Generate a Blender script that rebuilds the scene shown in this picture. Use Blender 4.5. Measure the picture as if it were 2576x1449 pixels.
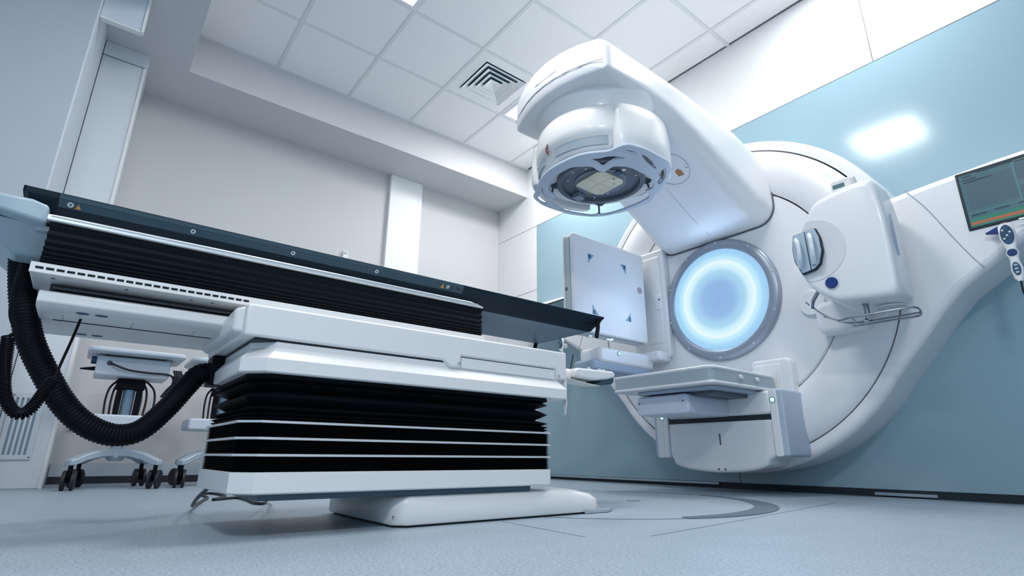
import bpy, bmesh, math, random
from mathutils import Vector, Matrix

for o in list(bpy.data.objects):
    bpy.data.objects.remove(o, do_unlink=True)
SC = bpy.context.scene
COL = SC.collection
random.seed(4)

# ------------------------------------------------------------------ camera
CAM_ROT = ((0.6158337, 0.7878438, 0.0071377),      # picture right, in the room
           (-0.2307607, 0.1890260, -0.9544730),    # picture down
           (-0.7533249, 0.5861496, 0.2982119))     # line of sight
cam_d = bpy.data.cameras.new('camera')
cam_d.sensor_fit = 'HORIZONTAL'
cam_d.sensor_width = 36.0
cam_d.lens = 36.0 * 1354.629 / 2576.0
cam_d.clip_start = 0.02
cam_d.clip_end = 60
cam = bpy.data.objects.new('camera', cam_d)
COL.objects.link(cam)
_r, _d, _f = [Vector(v) for v in CAM_ROT]
cam.matrix_world = Matrix(((_r.x, -_d.x, -_f.x, 0.0), (_r.y, -_d.y, -_f.y, 0.0),
                           (_r.z, -_d.z, -_f.z, 0.187), (0, 0, 0, 1)))
SC.camera = cam

# ------------------------------------------------------------------ world and exposure
world = bpy.data.worlds.new('world')
SC.world = world
world.use_nodes = True
world.node_tree.nodes['Background'].inputs['Color'].default_value = (0.25, 0.45, 0.65, 1)
world.node_tree.nodes['Background'].inputs['Strength'].default_value = 0.05
SC.view_settings.view_transform = 'Standard'
SC.view_settings.look = 'None'
SC.view_settings.gamma = 1.0
SC.view_settings.use_curve_mapping = False
SC.view_settings.exposure = 0.06

LAMP_COLOR = (1.0, 0.985, 0.965)
LAMP_W = {'edge': 11.0, 'head': 31.0, 'wall': 17.0, 'over': 32.0, 'rear': 10.0, 'rear2': 60.0}   # watts of the ceiling light panels
PANEL_E = 3.0            # how bright a light panel's diffuser looks

# ------------------------------------------------------------------ materials
MATS = {}
def mat(name, col, rough=0.5, metal=0.0, spec=0.5, coat=0.0, emit=None, estr=0.0, noise=None, bump=None):
    """plain principled material; noise=(scale, amount) mottles the colour, bump=(scale, strength) adds fine relief"""
    if name in MATS:
        return MATS[name]
    m = bpy.data.materials.new(name)
    m.use_nodes = True
    nt = m.node_tree
    b = nt.nodes['Principled BSDF']
    b.inputs['Base Color'].default_value = (*col, 1)
    b.inputs['Roughness'].default_value = rough
    b.inputs['Metallic'].default_value = metal
    b.inputs['Specular IOR Level'].default_value = spec
    b.inputs['Coat Weight'].default_value = coat
    b.inputs['Coat Roughness'].default_value = 0.08
    if emit:
        b.inputs['Emission Color'].default_value = (*emit, 1)
        b.inputs['Emission Strength'].default_value = estr
    if noise or bump:
        tc = nt.nodes.new('ShaderNodeTexCoord')
    if noise:
        nz = nt.nodes.new('ShaderNodeTexNoise')
        nz.inputs['Scale'].default_value = noise[0]
        nz.inputs['Detail'].default_value = 4
        rp = nt.nodes.new('ShaderNodeValToRGB')
        a = noise[1]
        rp.color_ramp.elements[0].position = 0.3
        rp.color_ramp.elements[1].position = 0.7
        rp.color_ramp.elements[0].color = (*[c * (1 - a) for c in col], 1)
        rp.color_ramp.elements[1].color = (*[min(1, c * (1 + a)) for c in col], 1)
        nt.links.new(tc.outputs['Object'], nz.inputs['Vector'])
        nt.links.new(nz.outputs['Fac'], rp.inputs['Fac'])
        nt.links.new(rp.outputs['Color'], b.inputs['Base Color'])
    if bump:
        nb = nt.nodes.new('ShaderNodeTexNoise')
        nb.inputs['Scale'].default_value = bump[0]
        nb.inputs['Detail'].default_value = 3
        bp = nt.nodes.new('ShaderNodeBump')
        bp.inputs['Strength'].default_value = bump[1]
        bp.inputs['Distance'].default_value = 0.002
        nt.links.new(tc.outputs['Object'], nb.inputs['Vector'])
        nt.links.new(nb.outputs['Fac'], bp.inputs['Height'])
        nt.links.new(bp.outputs['Normal'], b.inputs['Normal'])
    MATS[name] = m
    return m

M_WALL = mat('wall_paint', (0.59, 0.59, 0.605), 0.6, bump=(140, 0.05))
M_WALLP = mat('white_wall_panel', (0.80, 0.81, 0.82), 0.4)
M_TILE = mat('ceiling_tile_white', (0.90, 0.90, 0.91), 0.85, noise=(60, 0.012), bump=(220, 0.12))
M_TBAR = mat('ceiling_runner_white', (0.76, 0.77, 0.79), 0.5)
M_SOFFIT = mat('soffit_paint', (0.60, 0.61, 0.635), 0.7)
M_BLUEP = mat('blue_wall_laminate', (0.31, 0.455, 0.53), 0.13, spec=0.42, bump=(90, 0.03))
M_DARK = mat('dark_gap', (0.012, 0.02, 0.028), 0.6)
M_WHITE = mat('white_enamel', (0.82, 0.825, 0.83), 0.28, spec=0.5, coat=0.25)
M_SHELL = mat('white_shell_plastic', (0.81, 0.825, 0.85), 0.32, spec=0.5, coat=0.2)
M_COUCH = mat('couch_white_paint', (0.79, 0.795, 0.80), 0.33, spec=0.5)
M_GREY = mat('light_grey_plastic', (0.42, 0.48, 0.54), 0.35)
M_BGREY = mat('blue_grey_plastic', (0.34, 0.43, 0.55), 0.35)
M_GUARD = mat('guard_blue_grey', (0.56, 0.64, 0.75), 0.3, spec=0.5)
M_DGREY = mat('dark_grey_metal', (0.10, 0.115, 0.15), 0.4, metal=0.3)
M_BEZEL = mat('satin_grey_bezel', (0.33, 0.38, 0.45), 0.34, metal=0.35)
M_BLACK = mat('black_rubber', (0.002, 0.004, 0.006), 0.55, spec=0.15)
M_BELLOW = mat('black_bellows_fabric', (0.002, 0.005, 0.008), 0.6, spec=0.14)
M_TABLE = mat('black_carbon_tabletop', (0.004, 0.015, 0.028), 0.5, spec=0.25)
M_TABLEB = mat('tabletop_underside', (0.10, 0.17, 0.24), 0.4)
M_STEEL = mat('brushed_steel', (0.80, 0.82, 0.84), 0.3, metal=0.55)
M_CHROME = mat('dark_chrome_wire', (0.30, 0.32, 0.36), 0.2, metal=0.95)
M_BLUE = mat('royal_blue', (0.006, 0.035, 0.20), 0.4)
M_NAVY = mat('navy_keypad', (0.015, 0.075, 0.16), 0.4)
M_ORANGE = mat('orange_mark', (0.62, 0.27, 0.05), 0.5)
M_RED = mat('dark_red_mark', (0.20, 0.03, 0.06), 0.5)
M_LED = mat('green_led', (0.7, 1.0, 0.92), 0.4, emit=(0.45, 1.0, 0.85), estr=2.0)
M_LEDRIM = mat('green_led_rim', (0.02, 0.30, 0.26), 0.4)
M_LABEL = mat('grey_side_label', (0.045, 0.085, 0.115), 0.5, spec=0.25)
M_CABLE = mat('black_cable', (0.006, 0.010, 0.016), 0.45)

def floor_material():
    m = bpy.data.materials.new('speckled_vinyl')
    m.use_nodes = True
    nt = m.node_tree
    b = nt.nodes['Principled BSDF']
    tc = nt.nodes.new('ShaderNodeTexCoord')
    n1 = nt.nodes.new('ShaderNodeTexNoise'); n1.inputs['Scale'].default_value = 150; n1.inputs['Detail'].default_value = 5
    n2 = nt.nodes.new('ShaderNodeTexNoise'); n2.inputs['Scale'].default_value = 6; n2.inputs['Detail'].default_value = 3
    rp = nt.nodes.new('ShaderNodeValToRGB')
    e = rp.color_ramp.elements
    e[0].position = 0.36; e[0].color = (0.27, 0.34, 0.41, 1)
    e[1].position = 0.64; e[1].color = (0.42, 0.495, 0.57, 1)
    mx = nt.nodes.new('ShaderNodeMixRGB'); mx.blend_type = 'MULTIPLY'; mx.inputs['Fac'].default_value = 0.15
    nt.links.new(tc.outputs['Object'], n1.inputs['Vector'])
    nt.links.new(tc.outputs['Object'], n2.inputs['Vector'])
    nt.links.new(n1.outputs['Fac'], rp.inputs['Fac'])
    nt.links.new(rp.outputs['Color'], mx.inputs['Color1'])
    nt.links.new(n2.outputs['Fac'], mx.inputs['Color2'])
    nt.links.new(mx.outputs['Color'], b.inputs['Base Color'])
    b.inputs['Roughness'].default_value = 0.42
    b.inputs['Specular IOR Level'].default_value = 0.4
    bp = nt.nodes.new('ShaderNodeBump'); bp.inputs['Strength'].default_value = 0.1; bp.inputs['Distance'].default_value = 0.001
    nt.links.new(n1.outputs['Fac'], bp.inputs['Height'])
    nt.links.new(bp.outputs['Normal'], b.inputs['Normal'])
    return m
M_FLOOR = floor_material()

# ------------------------------------------------------------------ mesh helpers (all points are given in room coordinates)
ORIGIN = {}
def origin_of(p):
    return ORIGIN.get(p.name, Vector((0, 0, 0))) if p else Vector((0, 0, 0))

def tag(o, label=None, cat=None, group=None, kind=None):
    if label: o['label'] = label
    if cat: o['category'] = cat
    if group: o['group'] = group
    if kind: o['kind'] = kind
    return o

def thing(name, loc, label, cat, group=None):
    o = bpy.data.objects.new(name, None)
    o.empty_display_size = 0.1
    o.location = loc
    COL.objects.link(o)
    ORIGIN[o.name] = Vector(loc)
    return tag(o, label, cat, group)

class MB:
    def __init__(self):
        self.v, self.f = [], []
    def add(self, verts, faces):
        n = len(self.v)
        self.v += [Vector(p) for p in verts]
        self.f += [tuple(i + n for i in f) for f in faces]
        return self
    def box(self, x0, x1, y0, y1, z0, z1):
        x0, x1 = min(x0, x1), max(x0, x1); y0, y1 = min(y0, y1), max(y0, y1); z0, z1 = min(z0, z1), max(z0, z1)
        return self.add([(x0, y0, z0), (x1, y0, z0), (x1, y1, z0), (x0, y1, z0), (x0, y0, z1), (x1, y0, z1), (x1, y1, z1), (x0, y1, z1)],
                        [(3, 2, 1, 0), (4, 5, 6, 7), (0, 1, 5, 4), (1, 2, 6, 5), (2, 3, 7, 6), (3, 0, 4, 7)])
    def loft(self, rings, cap=True, close=True):
        """rings: lists of points with equal length"""
        n = len(rings[0]); vs = [p for r in rings for p in r]; fs = []
        for a in range(len(rings) - 1):
            for i in range(n if close else n - 1):
                j = (i + 1) % n
                fs.append((a * n + i, a * n + j, (a + 1) * n + j, (a + 1) * n + i))
        if cap:
            fs.append(tuple(reversed(range(n))))
            fs.append(tuple(range((len(rings) - 1) * n, len(rings) * n)))
        return self.add(vs, fs)
    def lathe(self, axis, c, prof, seg=64, a0=0.0, a1=360.0, closed=False):
        """prof: (radius, height along axis); c: a point of the axis with height 0; closed joins the last profile point to the first"""
        full = abs(a1 - a0) >= 359.9
        n = seg if full else seg + 1
        rings = []
        for k in range(n):
            t = math.radians(a0 + (a1 - a0) * k / seg)
            ring = []
            for r, hh in prof:
                if axis == 'Z': ring.append((c[0] + r * math.cos(t), c[1] + r * math.sin(t), c[2] + hh))
                elif axis == 'Y': ring.append((c[0] + r * math.cos(t), c[1] + hh, c[2] + r * math.sin(t)))
                else: ring.append((c[0] + hh, c[1] + r * math.cos(t), c[2] + r * math.sin(t)))
            rings.append(ring)
        m = len(prof); vs = [p for r in rings for p in r]; fs = []
        for a in range(n if full else n - 1):
            b = (a + 1) % n
            for i in range(m if closed else m - 1):
                j = (i + 1) % m
                fs.append((a * m + i, b * m + i, b * m + j, a * m + j))
        if not full and closed:
            fs.append(tuple(range(m))); fs.append(tuple(reversed(range((n - 1) * m, n * m))))
        return self.add(vs, fs)
    def cyl(self, a, b, r0, r1=None, seg=16):
        a, b = Vector(a), Vector(b); r1 = r0 if r1 is None else r1
        d = (b - a).normalized(); u = d.orthogonal().normalized(); w = d.cross(u)
        ring = lambda c, r: [c + u * (r * math.cos(2 * math.pi * k / seg)) + w * (r * math.sin(2 * math.pi * k / seg)) for k in range(seg)]
        return self.loft([ring(a, r0), ring(b, r1)])
    def tube(self, pts, r, seg=8, radii=None):
        pts = [Vector(p) for p in pts]; n = len(pts); rings = []
        t = (pts[1] - pts[0]).normalized(); u = t.orthogonal().normalized()
        for i, p in enumerate(pts):
            t2 = (pts[min(i + 1, n - 1)] - pts[max(i - 1, 0)]).normalized()
            u = (u - t2 * u.dot(t2)).normalized(); w = t2.cross(u)
            rr = radii[i] if radii else r
            rings.append([p + u * (rr * math.cos(2 * math.pi * k / seg)) + w * (rr * math.sin(2 * math.pi * k / seg)) for k in range(seg)])
        return self.loft(rings)
    def prism(self, poly, plane, h0, h1, holes=()):
        """polygon (2D) with holes extruded along the axis normal to plane ('XY','XZ','YZ') between h0 and h1"""
        def P(q, hh):
            return (q[0], q[1], hh) if plane == 'XY' else (q[0], hh, q[1]) if plane == 'XZ' else (hh, q[0], q[1])
        if not holes:
            return self.loft([[P(q, h0) for q in poly], [P(q, h1) for q in poly]])
        bm = bmesh.new()
        es = []
        for lp in [poly] + list(holes):
            vv = [bm.verts.new((q[0], q[1], 0)) for q in lp]
            es += [bm.edges.new((vv[i], vv[(i + 1) % len(vv)])) for i in range(len(vv))]
        bmesh.ops.triangle_fill(bm, use_beauty=True, edges=es)
        bm.verts.index_update()
        flat = [(v.co.x, v.co.y) for v in bm.verts]
        tris = [tuple(v.index for v in f.verts) for f in bm.faces]
        loops = []; k = 0
        for lp in [poly] + list(holes):
            loops.append(list(range(k, k + len(lp)))); k += len(lp)
        bm.free()
        n = len(flat)
        vs = [P(q, h0) for q in flat] + [P(q, h1) for q in flat]
        fs = list(tris) + [tuple(i + n for i in reversed(t)) for t in tris]
        for lp in loops:
            for i in range(len(lp)):
                a, b = lp[i], lp[(i + 1) % len(lp)]
                fs.append((a, b, b + n, a + n))
        return self.add(vs, fs)
    def build(self, name, material, parent=None, bevel=0.0, seg=2, smooth=35, label=None, subsurf=0, bangle=30):
        o0 = origin_of(parent)
        me = bpy.data.meshes.new(name)
        me.from_pydata([p - o0 for p in self.v], [], self.f)
        bm = bmesh.new(); bm.from_mesh(me)
        bmesh.ops.remove_doubles(bm, verts=bm.verts, dist=1e-6)
        bmesh.ops.recalc_face_normals(bm, faces=bm.faces)
        bm.to_mesh(me); bm.free()
        for mm in (material if isinstance(material, (list, tuple)) else [material]):
            me.materials.append(mm)
        o = bpy.data.objects.new(name, me)
        COL.objects.link(o)
        if parent:
            o.parent = parent
        ORIGIN[o.name] = o0
        if smooth:
            me.polygons.foreach_set('use_smooth', [True] * len(me.polygons))
            me.set_sharp_from_angle(angle=math.radians(smooth))
        if bevel:
            bv = o.modifiers.new('bevel', 'BEVEL'); bv.width = bevel; bv.segments = seg
            bv.limit_method = 'ANGLE'; bv.angle_limit = math.radians(bangle); bv.harden_normals = False
        if label: o['label'] = label
        return o

def inst(name, me, parent, loc, rot=None):
    o = bpy.data.objects.new(name, me)
    COL.objects.link(o)
    o.parent = parent
    o.location = Vector(loc) - origin_of(parent)
    if rot: o.rotation_euler = rot
    ORIGIN[o.name] = Vector(loc)
    return o

def mesh_of(mb, name, material, smooth=35):
    me = bpy.data.meshes.new(name)
    me.from_pydata([tuple(p) for p in mb.v], [], mb.f)
    bm = bmesh.new(); bm.from_mesh(me); bmesh.ops.recalc_face_normals(bm, faces=bm.faces); bm.to_mesh(me); bm.free()
    me.materials.append(material)
    if smooth:
        me.polygons.foreach_set('use_smooth', [True] * len(me.polygons)); me.set_sharp_from_angle(angle=math.radians(smooth))
    return me

def rrect(x0, x1, y0, y1, r, n=5):
    """rounded rectangle, counter-clockwise; r one radius or four (lower left, lower right, upper right, upper left)"""
    rs = r if isinstance(r, (list, tuple)) else (r,) * 4
    out = []
    for (cx, cy, a, q) in ((x0, y0, 180, 0), (x1, y0, 270, 1), (x1, y1, 0, 2), (x0, y1, 90, 3)):
        rr = rs[q]
        ox = cx + rr if q in (0, 3) else cx - rr
        oy = cy + rr if q in (0, 1) else cy - rr
        for k in range(n + 1):
            t = math.radians(a + 90 * k / n)
            out.append((ox + rr * math.cos(t), oy + rr * math.sin(t)))
    return out

def arc(cx, cz, r, a0, a1, n):
    return [(cx + r * math.cos(math.radians(a0 + (a1 - a0) * k / n)), cz + r * math.sin(math.radians(a0 + (a1 - a0) * k / n))) for k in range(n + 1)]

def smooth_path(pts, n=8):
    """Catmull-Rom through the points"""
    P = [Vector(p) for p in pts]
    P = [P[0] * 2 - P[1]] + P + [P[-1] * 2 - P[-2]]
    out = []
    for i in range(1, len(P) - 2):
        for k in range(n):
            t = k / n
            a, b, c, d = P[i - 1], P[i], P[i + 1], P[i + 2]
            out.append(0.5 * ((2 * b) + (c - a) * t + (2 * a - 5 * b + 4 * c - d) * t * t + (3 * b - a - 3 * c + d) * t ** 3))
    out.append(P[-2])
    return out
# ================================================================== THE ROOM
XL, XR, YB, YF = -4.56, 2.0, -1.5, 3.376        # left wall, right wall, rear wall, gantry wall
ZC, ZS = 3.187, 2.855                           # tiled ceiling, soffit underside
def struct(o, label):
    return tag(o, label=label, kind='structure')

fl = struct(MB().box(XL - 0.1, XR + 0.1, YB - 0.1, YF + 0.1, -0.06, 0.0).build('floor', M_FLOOR), 'blue-grey speckled vinyl floor of the treatment room')
for (pa, pb) in (((-1.40, 1.055), (-1.022, 1.025)), ((-0.936, 1.171), (-0.996, 1.681)), ((-0.996, 1.681), (-1.141, 2.74))):
    d = (Vector(pb) - Vector(pa)).normalized(); n_ = Vector((-d.y, d.x)) * 0.0022
    q = [Vector(pa) + n_, Vector(pb) + n_, Vector(pb) - n_, Vector(pa) - n_]
    MB().prism([(p.x, p.y) for p in q], 'XY', 0.0, 0.0006).build('seam', mat('floor_seam', (0.14, 0.20, 0.26), 0.6), fl, smooth=0)
MB().lathe('Z', (-1.70, 2.02, 0), [(0.0, 0.0), (0.035, 0.0), (0.03, 0.002), (0.0, 0.002)], 20).build('floor_cap', mat('floor_cap_grey', (0.16, 0.20, 0.25), 0.4), fl)

# turntable of the couch, let into the floor
TCX, TCY, TR = -1.81, 1.873, 0.748
tt = struct(MB().lathe('Z', (TCX, TCY, 0), [(TR - 0.009, 0.0), (TR, 0.0), (TR, 0.001), (TR - 0.009, 0.001)], 96, closed=True).build('trim_1', mat('turntable_joint', (0.10, 0.14, 0.18), 0.5), smooth=0),
            'thin dark round joint of the couch turntable in the floor')
rim = MB()
ro, ri = [], []
for k in range(41):
    t = -22 + 108 * k / 40
    w = 0.085 * math.sin(math.radians(25 + 155 * k / 40)) ** 0.8
    ro.append((TCX + (TR + 0.006) * math.cos(math.radians(t)), TCY + (TR + 0.006) * math.sin(math.radians(t))))
    ri.append((TCX + (TR - w) * math.cos(math.radians(t)), TCY + (TR - w) * math.sin(math.radians(t))))
rings = [[(*a, 0.0), (*b, 0.0), (*b, 0.003), (*a, 0.003)] for a, b in zip(ro, ri)]
rim.loft(rings).build('rim_cover', mat('turntable_rim_steel', (0.17, 0.22, 0.27), 0.35, metal=0.5), tt, smooth=0)

# ---- walls
wf = struct(MB().box(XL - 0.1, XR + 0.1, YF, YF + 0.1, 0, ZC + 0.1).build('wall_front', mat('wall_core', (0.50, 0.54, 0.58), 0.6), smooth=0), 'gantry wall clad in white and blue laminate panels')
g_ = 0.0025
def panel(x0, x1, z0, z1, m, nm='wall_panel'):
    return MB().box(x0 + g_, x1 - g_, 3.356, YF, z0 + g_, z1 - g_).build(nm, m, wf, bevel=0.0015, seg=1, smooth=0)
ZP = 2.471
for x0, x1 in ((-3.91, -1.951), (-1.951, 0.02), (0.02, XR)):
    panel(x0, x1, 0.035, ZP, M_BLUEP, 'blue_panel')
for x0, x1 in ((-3.91, -2.75), (-2.75, -0.79), (-0.79, 1.17), (1.17, XR)):
    panel(x0, x1, ZP, ZC, M_WALLP, 'white_panel')
panel(XL, -3.91, 2.471, ZC, M_WALLP, 'white_panel')
panel(XL, -4.47, 0.035, 2.471, M_WALLP, 'white_panel')
panel(-4.47, -3.91, 1.78, 2.471, M_WALLP, 'white_panel')
panel(-4.47, -3.91, 0.035, 1.78, M_WALLP, 'white_panel')
bb = struct(MB().box(XL, XR, 3.362, YF, 0, 0.034).build('baseboard_front', M_DARK, smooth=0), 'dark recessed gap along the foot of the blue wall panels')
for x0, x1, zz in ((-4.4, -2.1, 0.036), (-1.20, -0.93, 0.022), (-0.42, 0.2, 0.024)):
    MB().box(x0, x1, 3.345, 3.364, zz - 0.014, zz).build('edge_strip', mat('aluminium_strip', (0.42, 0.50, 0.56), 0.35, metal=0.6), bb, smooth=0)

wl = struct(MB().box(XL - 0.1, XL, YB - 0.1, YF, 0, ZC + 0.1).build('wall_left', M_WALL, smooth=0), 'long white side wall behind the couch')
struct(MB().box(XL, XL + 0.015, -0.09, YF, 0.045, 0.125).build('baseboard_left', mat('skirting_grey', (0.52, 0.58, 0.64), 0.5), smooth=0), 'pale skirting at the foot of the long side wall')
struct(MB().box(XL, XL + 0.012, -0.09, YF, 0.0, 0.045).build('trim_2', mat('skirting_dark', (0.03, 0.03, 0.04), 0.6), smooth=0), 'dark strip between skirting and floor along the side wall')
struct(MB().box(XL, XL + 0.05, 1.985, 2.335, 0, ZS).build('trim_3', mat('white_post_paint', (0.84, 0.86, 0.87), 0.5), bevel=0.003, smooth=0), 'flat white post standing proud of the long side wall')
struct(MB().box(XL, -3.36, -1.5, -0.345, 0, ZS).build('wall_rear_return', mat('return_wall_paint', (0.50, 0.55, 0.61), 0.5), bevel=0.008, seg=2), 'pale blue wall corner at the left of the picture')
struct(MB().box(XL - 0.1, XR + 0.1, YB - 0.1, YB, 0, ZC + 0.1).build('wall_rear', mat('rear_wall_blue', (0.24, 0.36, 0.47), 0.5), smooth=0), 'grey-blue rear wall behind the camera')
struct(MB().box(XR, XR + 0.1, YB - 0.1, YF, 0, ZC + 0.1).build('wall_right', mat('right_wall_blue', (0.42, 0.51, 0.59), 0.45), smooth=0), 'pale grey-blue right wall outside the picture')

# ---- soffit and tiled ceiling
struct(MB().box(XL, -4.055, 0.15, YF - 0.02, ZS, ZC + 0.05).build('soffit_left', M_SOFFIT, smooth=0), 'boxed soffit running above the long side wall')
struct(MB().box(XL, XR, YB, 0.15, ZS, ZC + 0.05).build('soffit_rear', M_SOFFIT, smooth=0), 'lowered ceiling over the rear of the room')
ce = struct(MB().box(XL, XR, 0.1, YF, ZC + 0.022, ZC + 0.10).build('ceiling', mat('ceiling_slab', (0.55, 0.58, 0.6), 0.8), smooth=0), 'suspended ceiling of white square tiles')
GX = [-4.055, -3.436, -2.841, -2.247, -1.652, -1.058, -0.463, 0.131, 0.726, 1.320, 2.0]
GY = [0.15, 0.726, 1.322, 1.918, 2.515, 3.111, 3.356]
LIGHTS = {(2, 1): 'edge', (1, 4): 'head', (5, 4): 'wall', (4, 1): 'over'}
VENT = (1, 3)
tile_mesh = {}
for i in range(len(GX) - 1):
    for j in range(len(GY) - 1):
        if (i, j) in LIGHTS or (i, j) == VENT:
            continue
        w, d = GX[i + 1] - GX[i] - 0.018, GY[j + 1] - GY[j] - 0.018
        key = (round(w, 3), round(d, 3))
        if key not in tile_mesh:
            tile_mesh[key] = mesh_of(MB().loft([[(-w / 2, -d / 2, 0.02), (w / 2, -d / 2, 0.02), (w / 2, d / 2, 0.02), (-w / 2, d / 2, 0.02)],
                                                [(-w / 2, -d / 2, 0.004), (w / 2, -d / 2, 0.004), (w / 2, d / 2, 0.004), (-w / 2, d / 2, 0.004)],
                                                [(-w / 2 + .006, -d / 2 + .006, 0), (w / 2 - .006, -d / 2 + .006, 0), (w / 2 - .006, d / 2 - .006, 0), (-w / 2 + .006, d / 2 - .006, 0)]]), 'ceiling_tile', M_TILE, 0)
        inst('ceiling_tile', tile_mesh[key], ce, ((GX[i] + GX[i + 1]) / 2, (GY[j] + GY[j + 1]) / 2, ZC))
for j, y in enumerate(GY[1:-1]):
    MB().box(GX[0], GX[-1], y - 0.013, y + 0.013, ZC - 0.004, ZC + 0.02).build('runner', M_TBAR, ce, smooth=0)
for i, x in enumerate(GX[1:-1]):
    MB().box(x - 0.013, x + 0.013, GY[0], GY[-1], ZC - 0.003, ZC + 0.02).build('cross_runner', M_TBAR, ce, smooth=0)
MB().box(GX[0], GX[0] + 0.024, GY[0], GY[-1], ZC - 0.006, ZC + 0.02).build('edge_angle', M_TBAR, ce, smooth=0)
MB().box(GX[0], GX[-1], GY[0], GY[0] + 0.02, ZC - 0.006, ZC + 0.02).build('edge_angle', M_TBAR, ce, smooth=0)

# ---- ceiling lights
M_DIFF = mat('light_diffuser', (0.9, 0.95, 1.0), 0.5, emit=(0.90, 0.97, 1.0), estr=PANEL_E)
LIGHT_LABEL = {(2, 1): 'square ceiling light panel cut by the top edge of the picture', (1, 4): 'square ceiling light panel half hidden behind the treatment head',
               (5, 4): 'square ceiling light panel close to the gantry wall above the monitor', (4, 1): 'square ceiling light panel above the couch column, mirrored in the blue wall'}
LIGHT_SPOTS = [(GX[i] + 0.014, GX[i + 1] - 0.014, GY[j] + 0.014, GY[j + 1] - 0.014, ZC, LAMP_W[LIGHTS[(i, j)]], LIGHT_LABEL[(i, j)], 0.004) for (i, j) in LIGHTS]
LIGHT_SPOTS += [(-0.60, -0.03, -0.90, -0.33, ZS - 0.012, LAMP_W['rear'], 'added fill light panel on the lowered ceiling behind the camera', 0.0),  # unseen panels added as fill, to brighten sides facing the camera
                (0.90, 1.47, -0.90, -0.33, ZS - 0.012, LAMP_W['rear2'], 'added fill light panel on the lowered ceiling near the right wall', 0.0)]
for (x0, x1, y0, y1, zl, watt, lab, dz) in LIGHT_SPOTS:
    t = thing('ceiling_light', ((x0 + x1) / 2, (y0 + y1) / 2, zl), lab, 'light', 'square light panels in the ceiling')
    MB().prism([(x0, y0), (x1, y0), (x1, y1), (x0, y1)], 'XY', zl - 0.006, zl + 0.012,
               [[(x0 + .022, y0 + .022), (x0 + .022, y1 - .022), (x1 - .022, y1 - .022), (x1 - .022, y0 + .022)]]).build('frame', M_WHITE, t, smooth=0)
    MB().box(x0 + .02, x1 - .02, y0 + .02, y1 - .02, zl + dz, zl + 0.012).build('diffuser', M_DIFF, t, smooth=0)
    ld = bpy.data.lights.new('lamp', 'AREA'); ld.shape = 'SQUARE'; ld.size = 0.52; ld.energy = watt; ld.color = LAMP_COLOR
    lo = bpy.data.objects.new('lamp', ld); COL.objects.link(lo); lo.parent = t; lo.location = (0, 0, -0.012)

# ---- air diffuser of nested square louvres
vx, vy = (GX[VENT[0]] + GX[VENT[0] + 1]) / 2, (GY[VENT[1]] + GY[VENT[1] + 1]) / 2
vt = thing('air_vent', (vx, vy, ZC), 'square ceiling air vent of nested louvres beside the light panel', 'vent')
def sq(cx, cy, s, z): return [(cx - s, cy - s, z), (cx + s, cy - s, z), (cx + s, cy + s, z), (cx - s, cy + s, z)]
s0 = 0.285
MB().loft([sq(vx, vy, s0, ZC + 0.018), sq(vx, vy, s0, ZC), sq(vx, vy, 0.205, ZC - 0.004), sq(vx, vy, 0.200, ZC + 0.015)], cap=False).build('plate', M_TILE, vt, smooth=0)
MB().box(vx - 0.2, vx + 0.2, vy - 0.2, vy + 0.2, ZC + 0.016, ZC + 0.02).build('duct_back', mat('vent_dark', (0.02, 0.08, 0.13), 0.7), vt, smooth=0)
for s in (0.196, 0.150, 0.105, 0.060):
    i_ = s - 0.042 if s > 0.07 else 0.002
    r_ = [sq(vx, vy, s, ZC - 0.012), sq(vx, vy, i_, ZC + 0.013), sq(vx, vy, i_ + 0.001, ZC + 0.0145), sq(vx, vy, s, ZC - 0.0095)]
    MB().loft(r_ + [r_[0]], cap=False).build('louvre', M_TILE, vt, smooth=0)

# ---- boxed duct column with louvred grille in the left corner
DX = -4.06
dt = thing('duct_column', (DX - 0.2, -0.21, 0), 'tall white boxed duct column with a louvred grille near the floor', 'column')
MB().box(XL, DX, -0.342, -0.097, 0.0, 2.75).build('casing', mat('duct_casing_white', (0.68, 0.73, 0.78), 0.5), dt, bevel=0.004, smooth=0)
MB().box(XL, DX + 0.012, -0.342, -0.090, 2.755, ZS).build('cap', mat('duct_casing_white', (0.7, 0.74, 0.78)), dt, bevel=0.003, smooth=0)
MB().box(DX - 0.001, DX + 0.006, -0.112, -0.094, 0.0, 2.75).build('edge_trim', M_WALLP, dt, smooth=0)
M_GRM = mat('grille_metal', (0.62, 0.67, 0.72), 0.4)
gh = [[(-0.296 + 0.022 * k, 0.175), (-0.296 + 0.022 * k, 0.478), (-0.284 + 0.022 * k, 0.478), (-0.284 + 0.022 * k, 0.175)] for k in range(5)]
gp = MB().prism([(-0.318, 0.150), (-0.172, 0.150), (-0.172, 0.503), (-0.318, 0.503)], 'YZ', DX, DX + 0.010, gh).build('grille_plate', M_GRM, dt, smooth=0)
for k in range(5):
    y = -0.290 + 0.022 * k
    MB().loft([[(DX + 0.001, y - 0.006, 0.175), (DX + 0.001, y + 0.000, 0.175), (DX + 0.009, y + 0.006, 0.175), (DX + 0.009, y + 0.004, 0.175)],
               [(DX + 0.001, y - 0.006, 0.478), (DX + 0.001, y + 0.000, 0.478), (DX + 0.009, y + 0.006, 0.478), (DX + 0.009, y + 0.004, 0.478)]]).build('slat', mat('grille_slat', (0.30, 0.40, 0.50), 0.5), gp, smooth=0)
for z in (0.162, 0.491):
    for y in (-0.308, -0.182):
        MB().lathe('X', (DX + 0.010, y, z), [(0.0, 0.002), (0.004, 0.002), (0.004, 0.0)], 10).build('screw', M_DGREY, gp)

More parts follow.
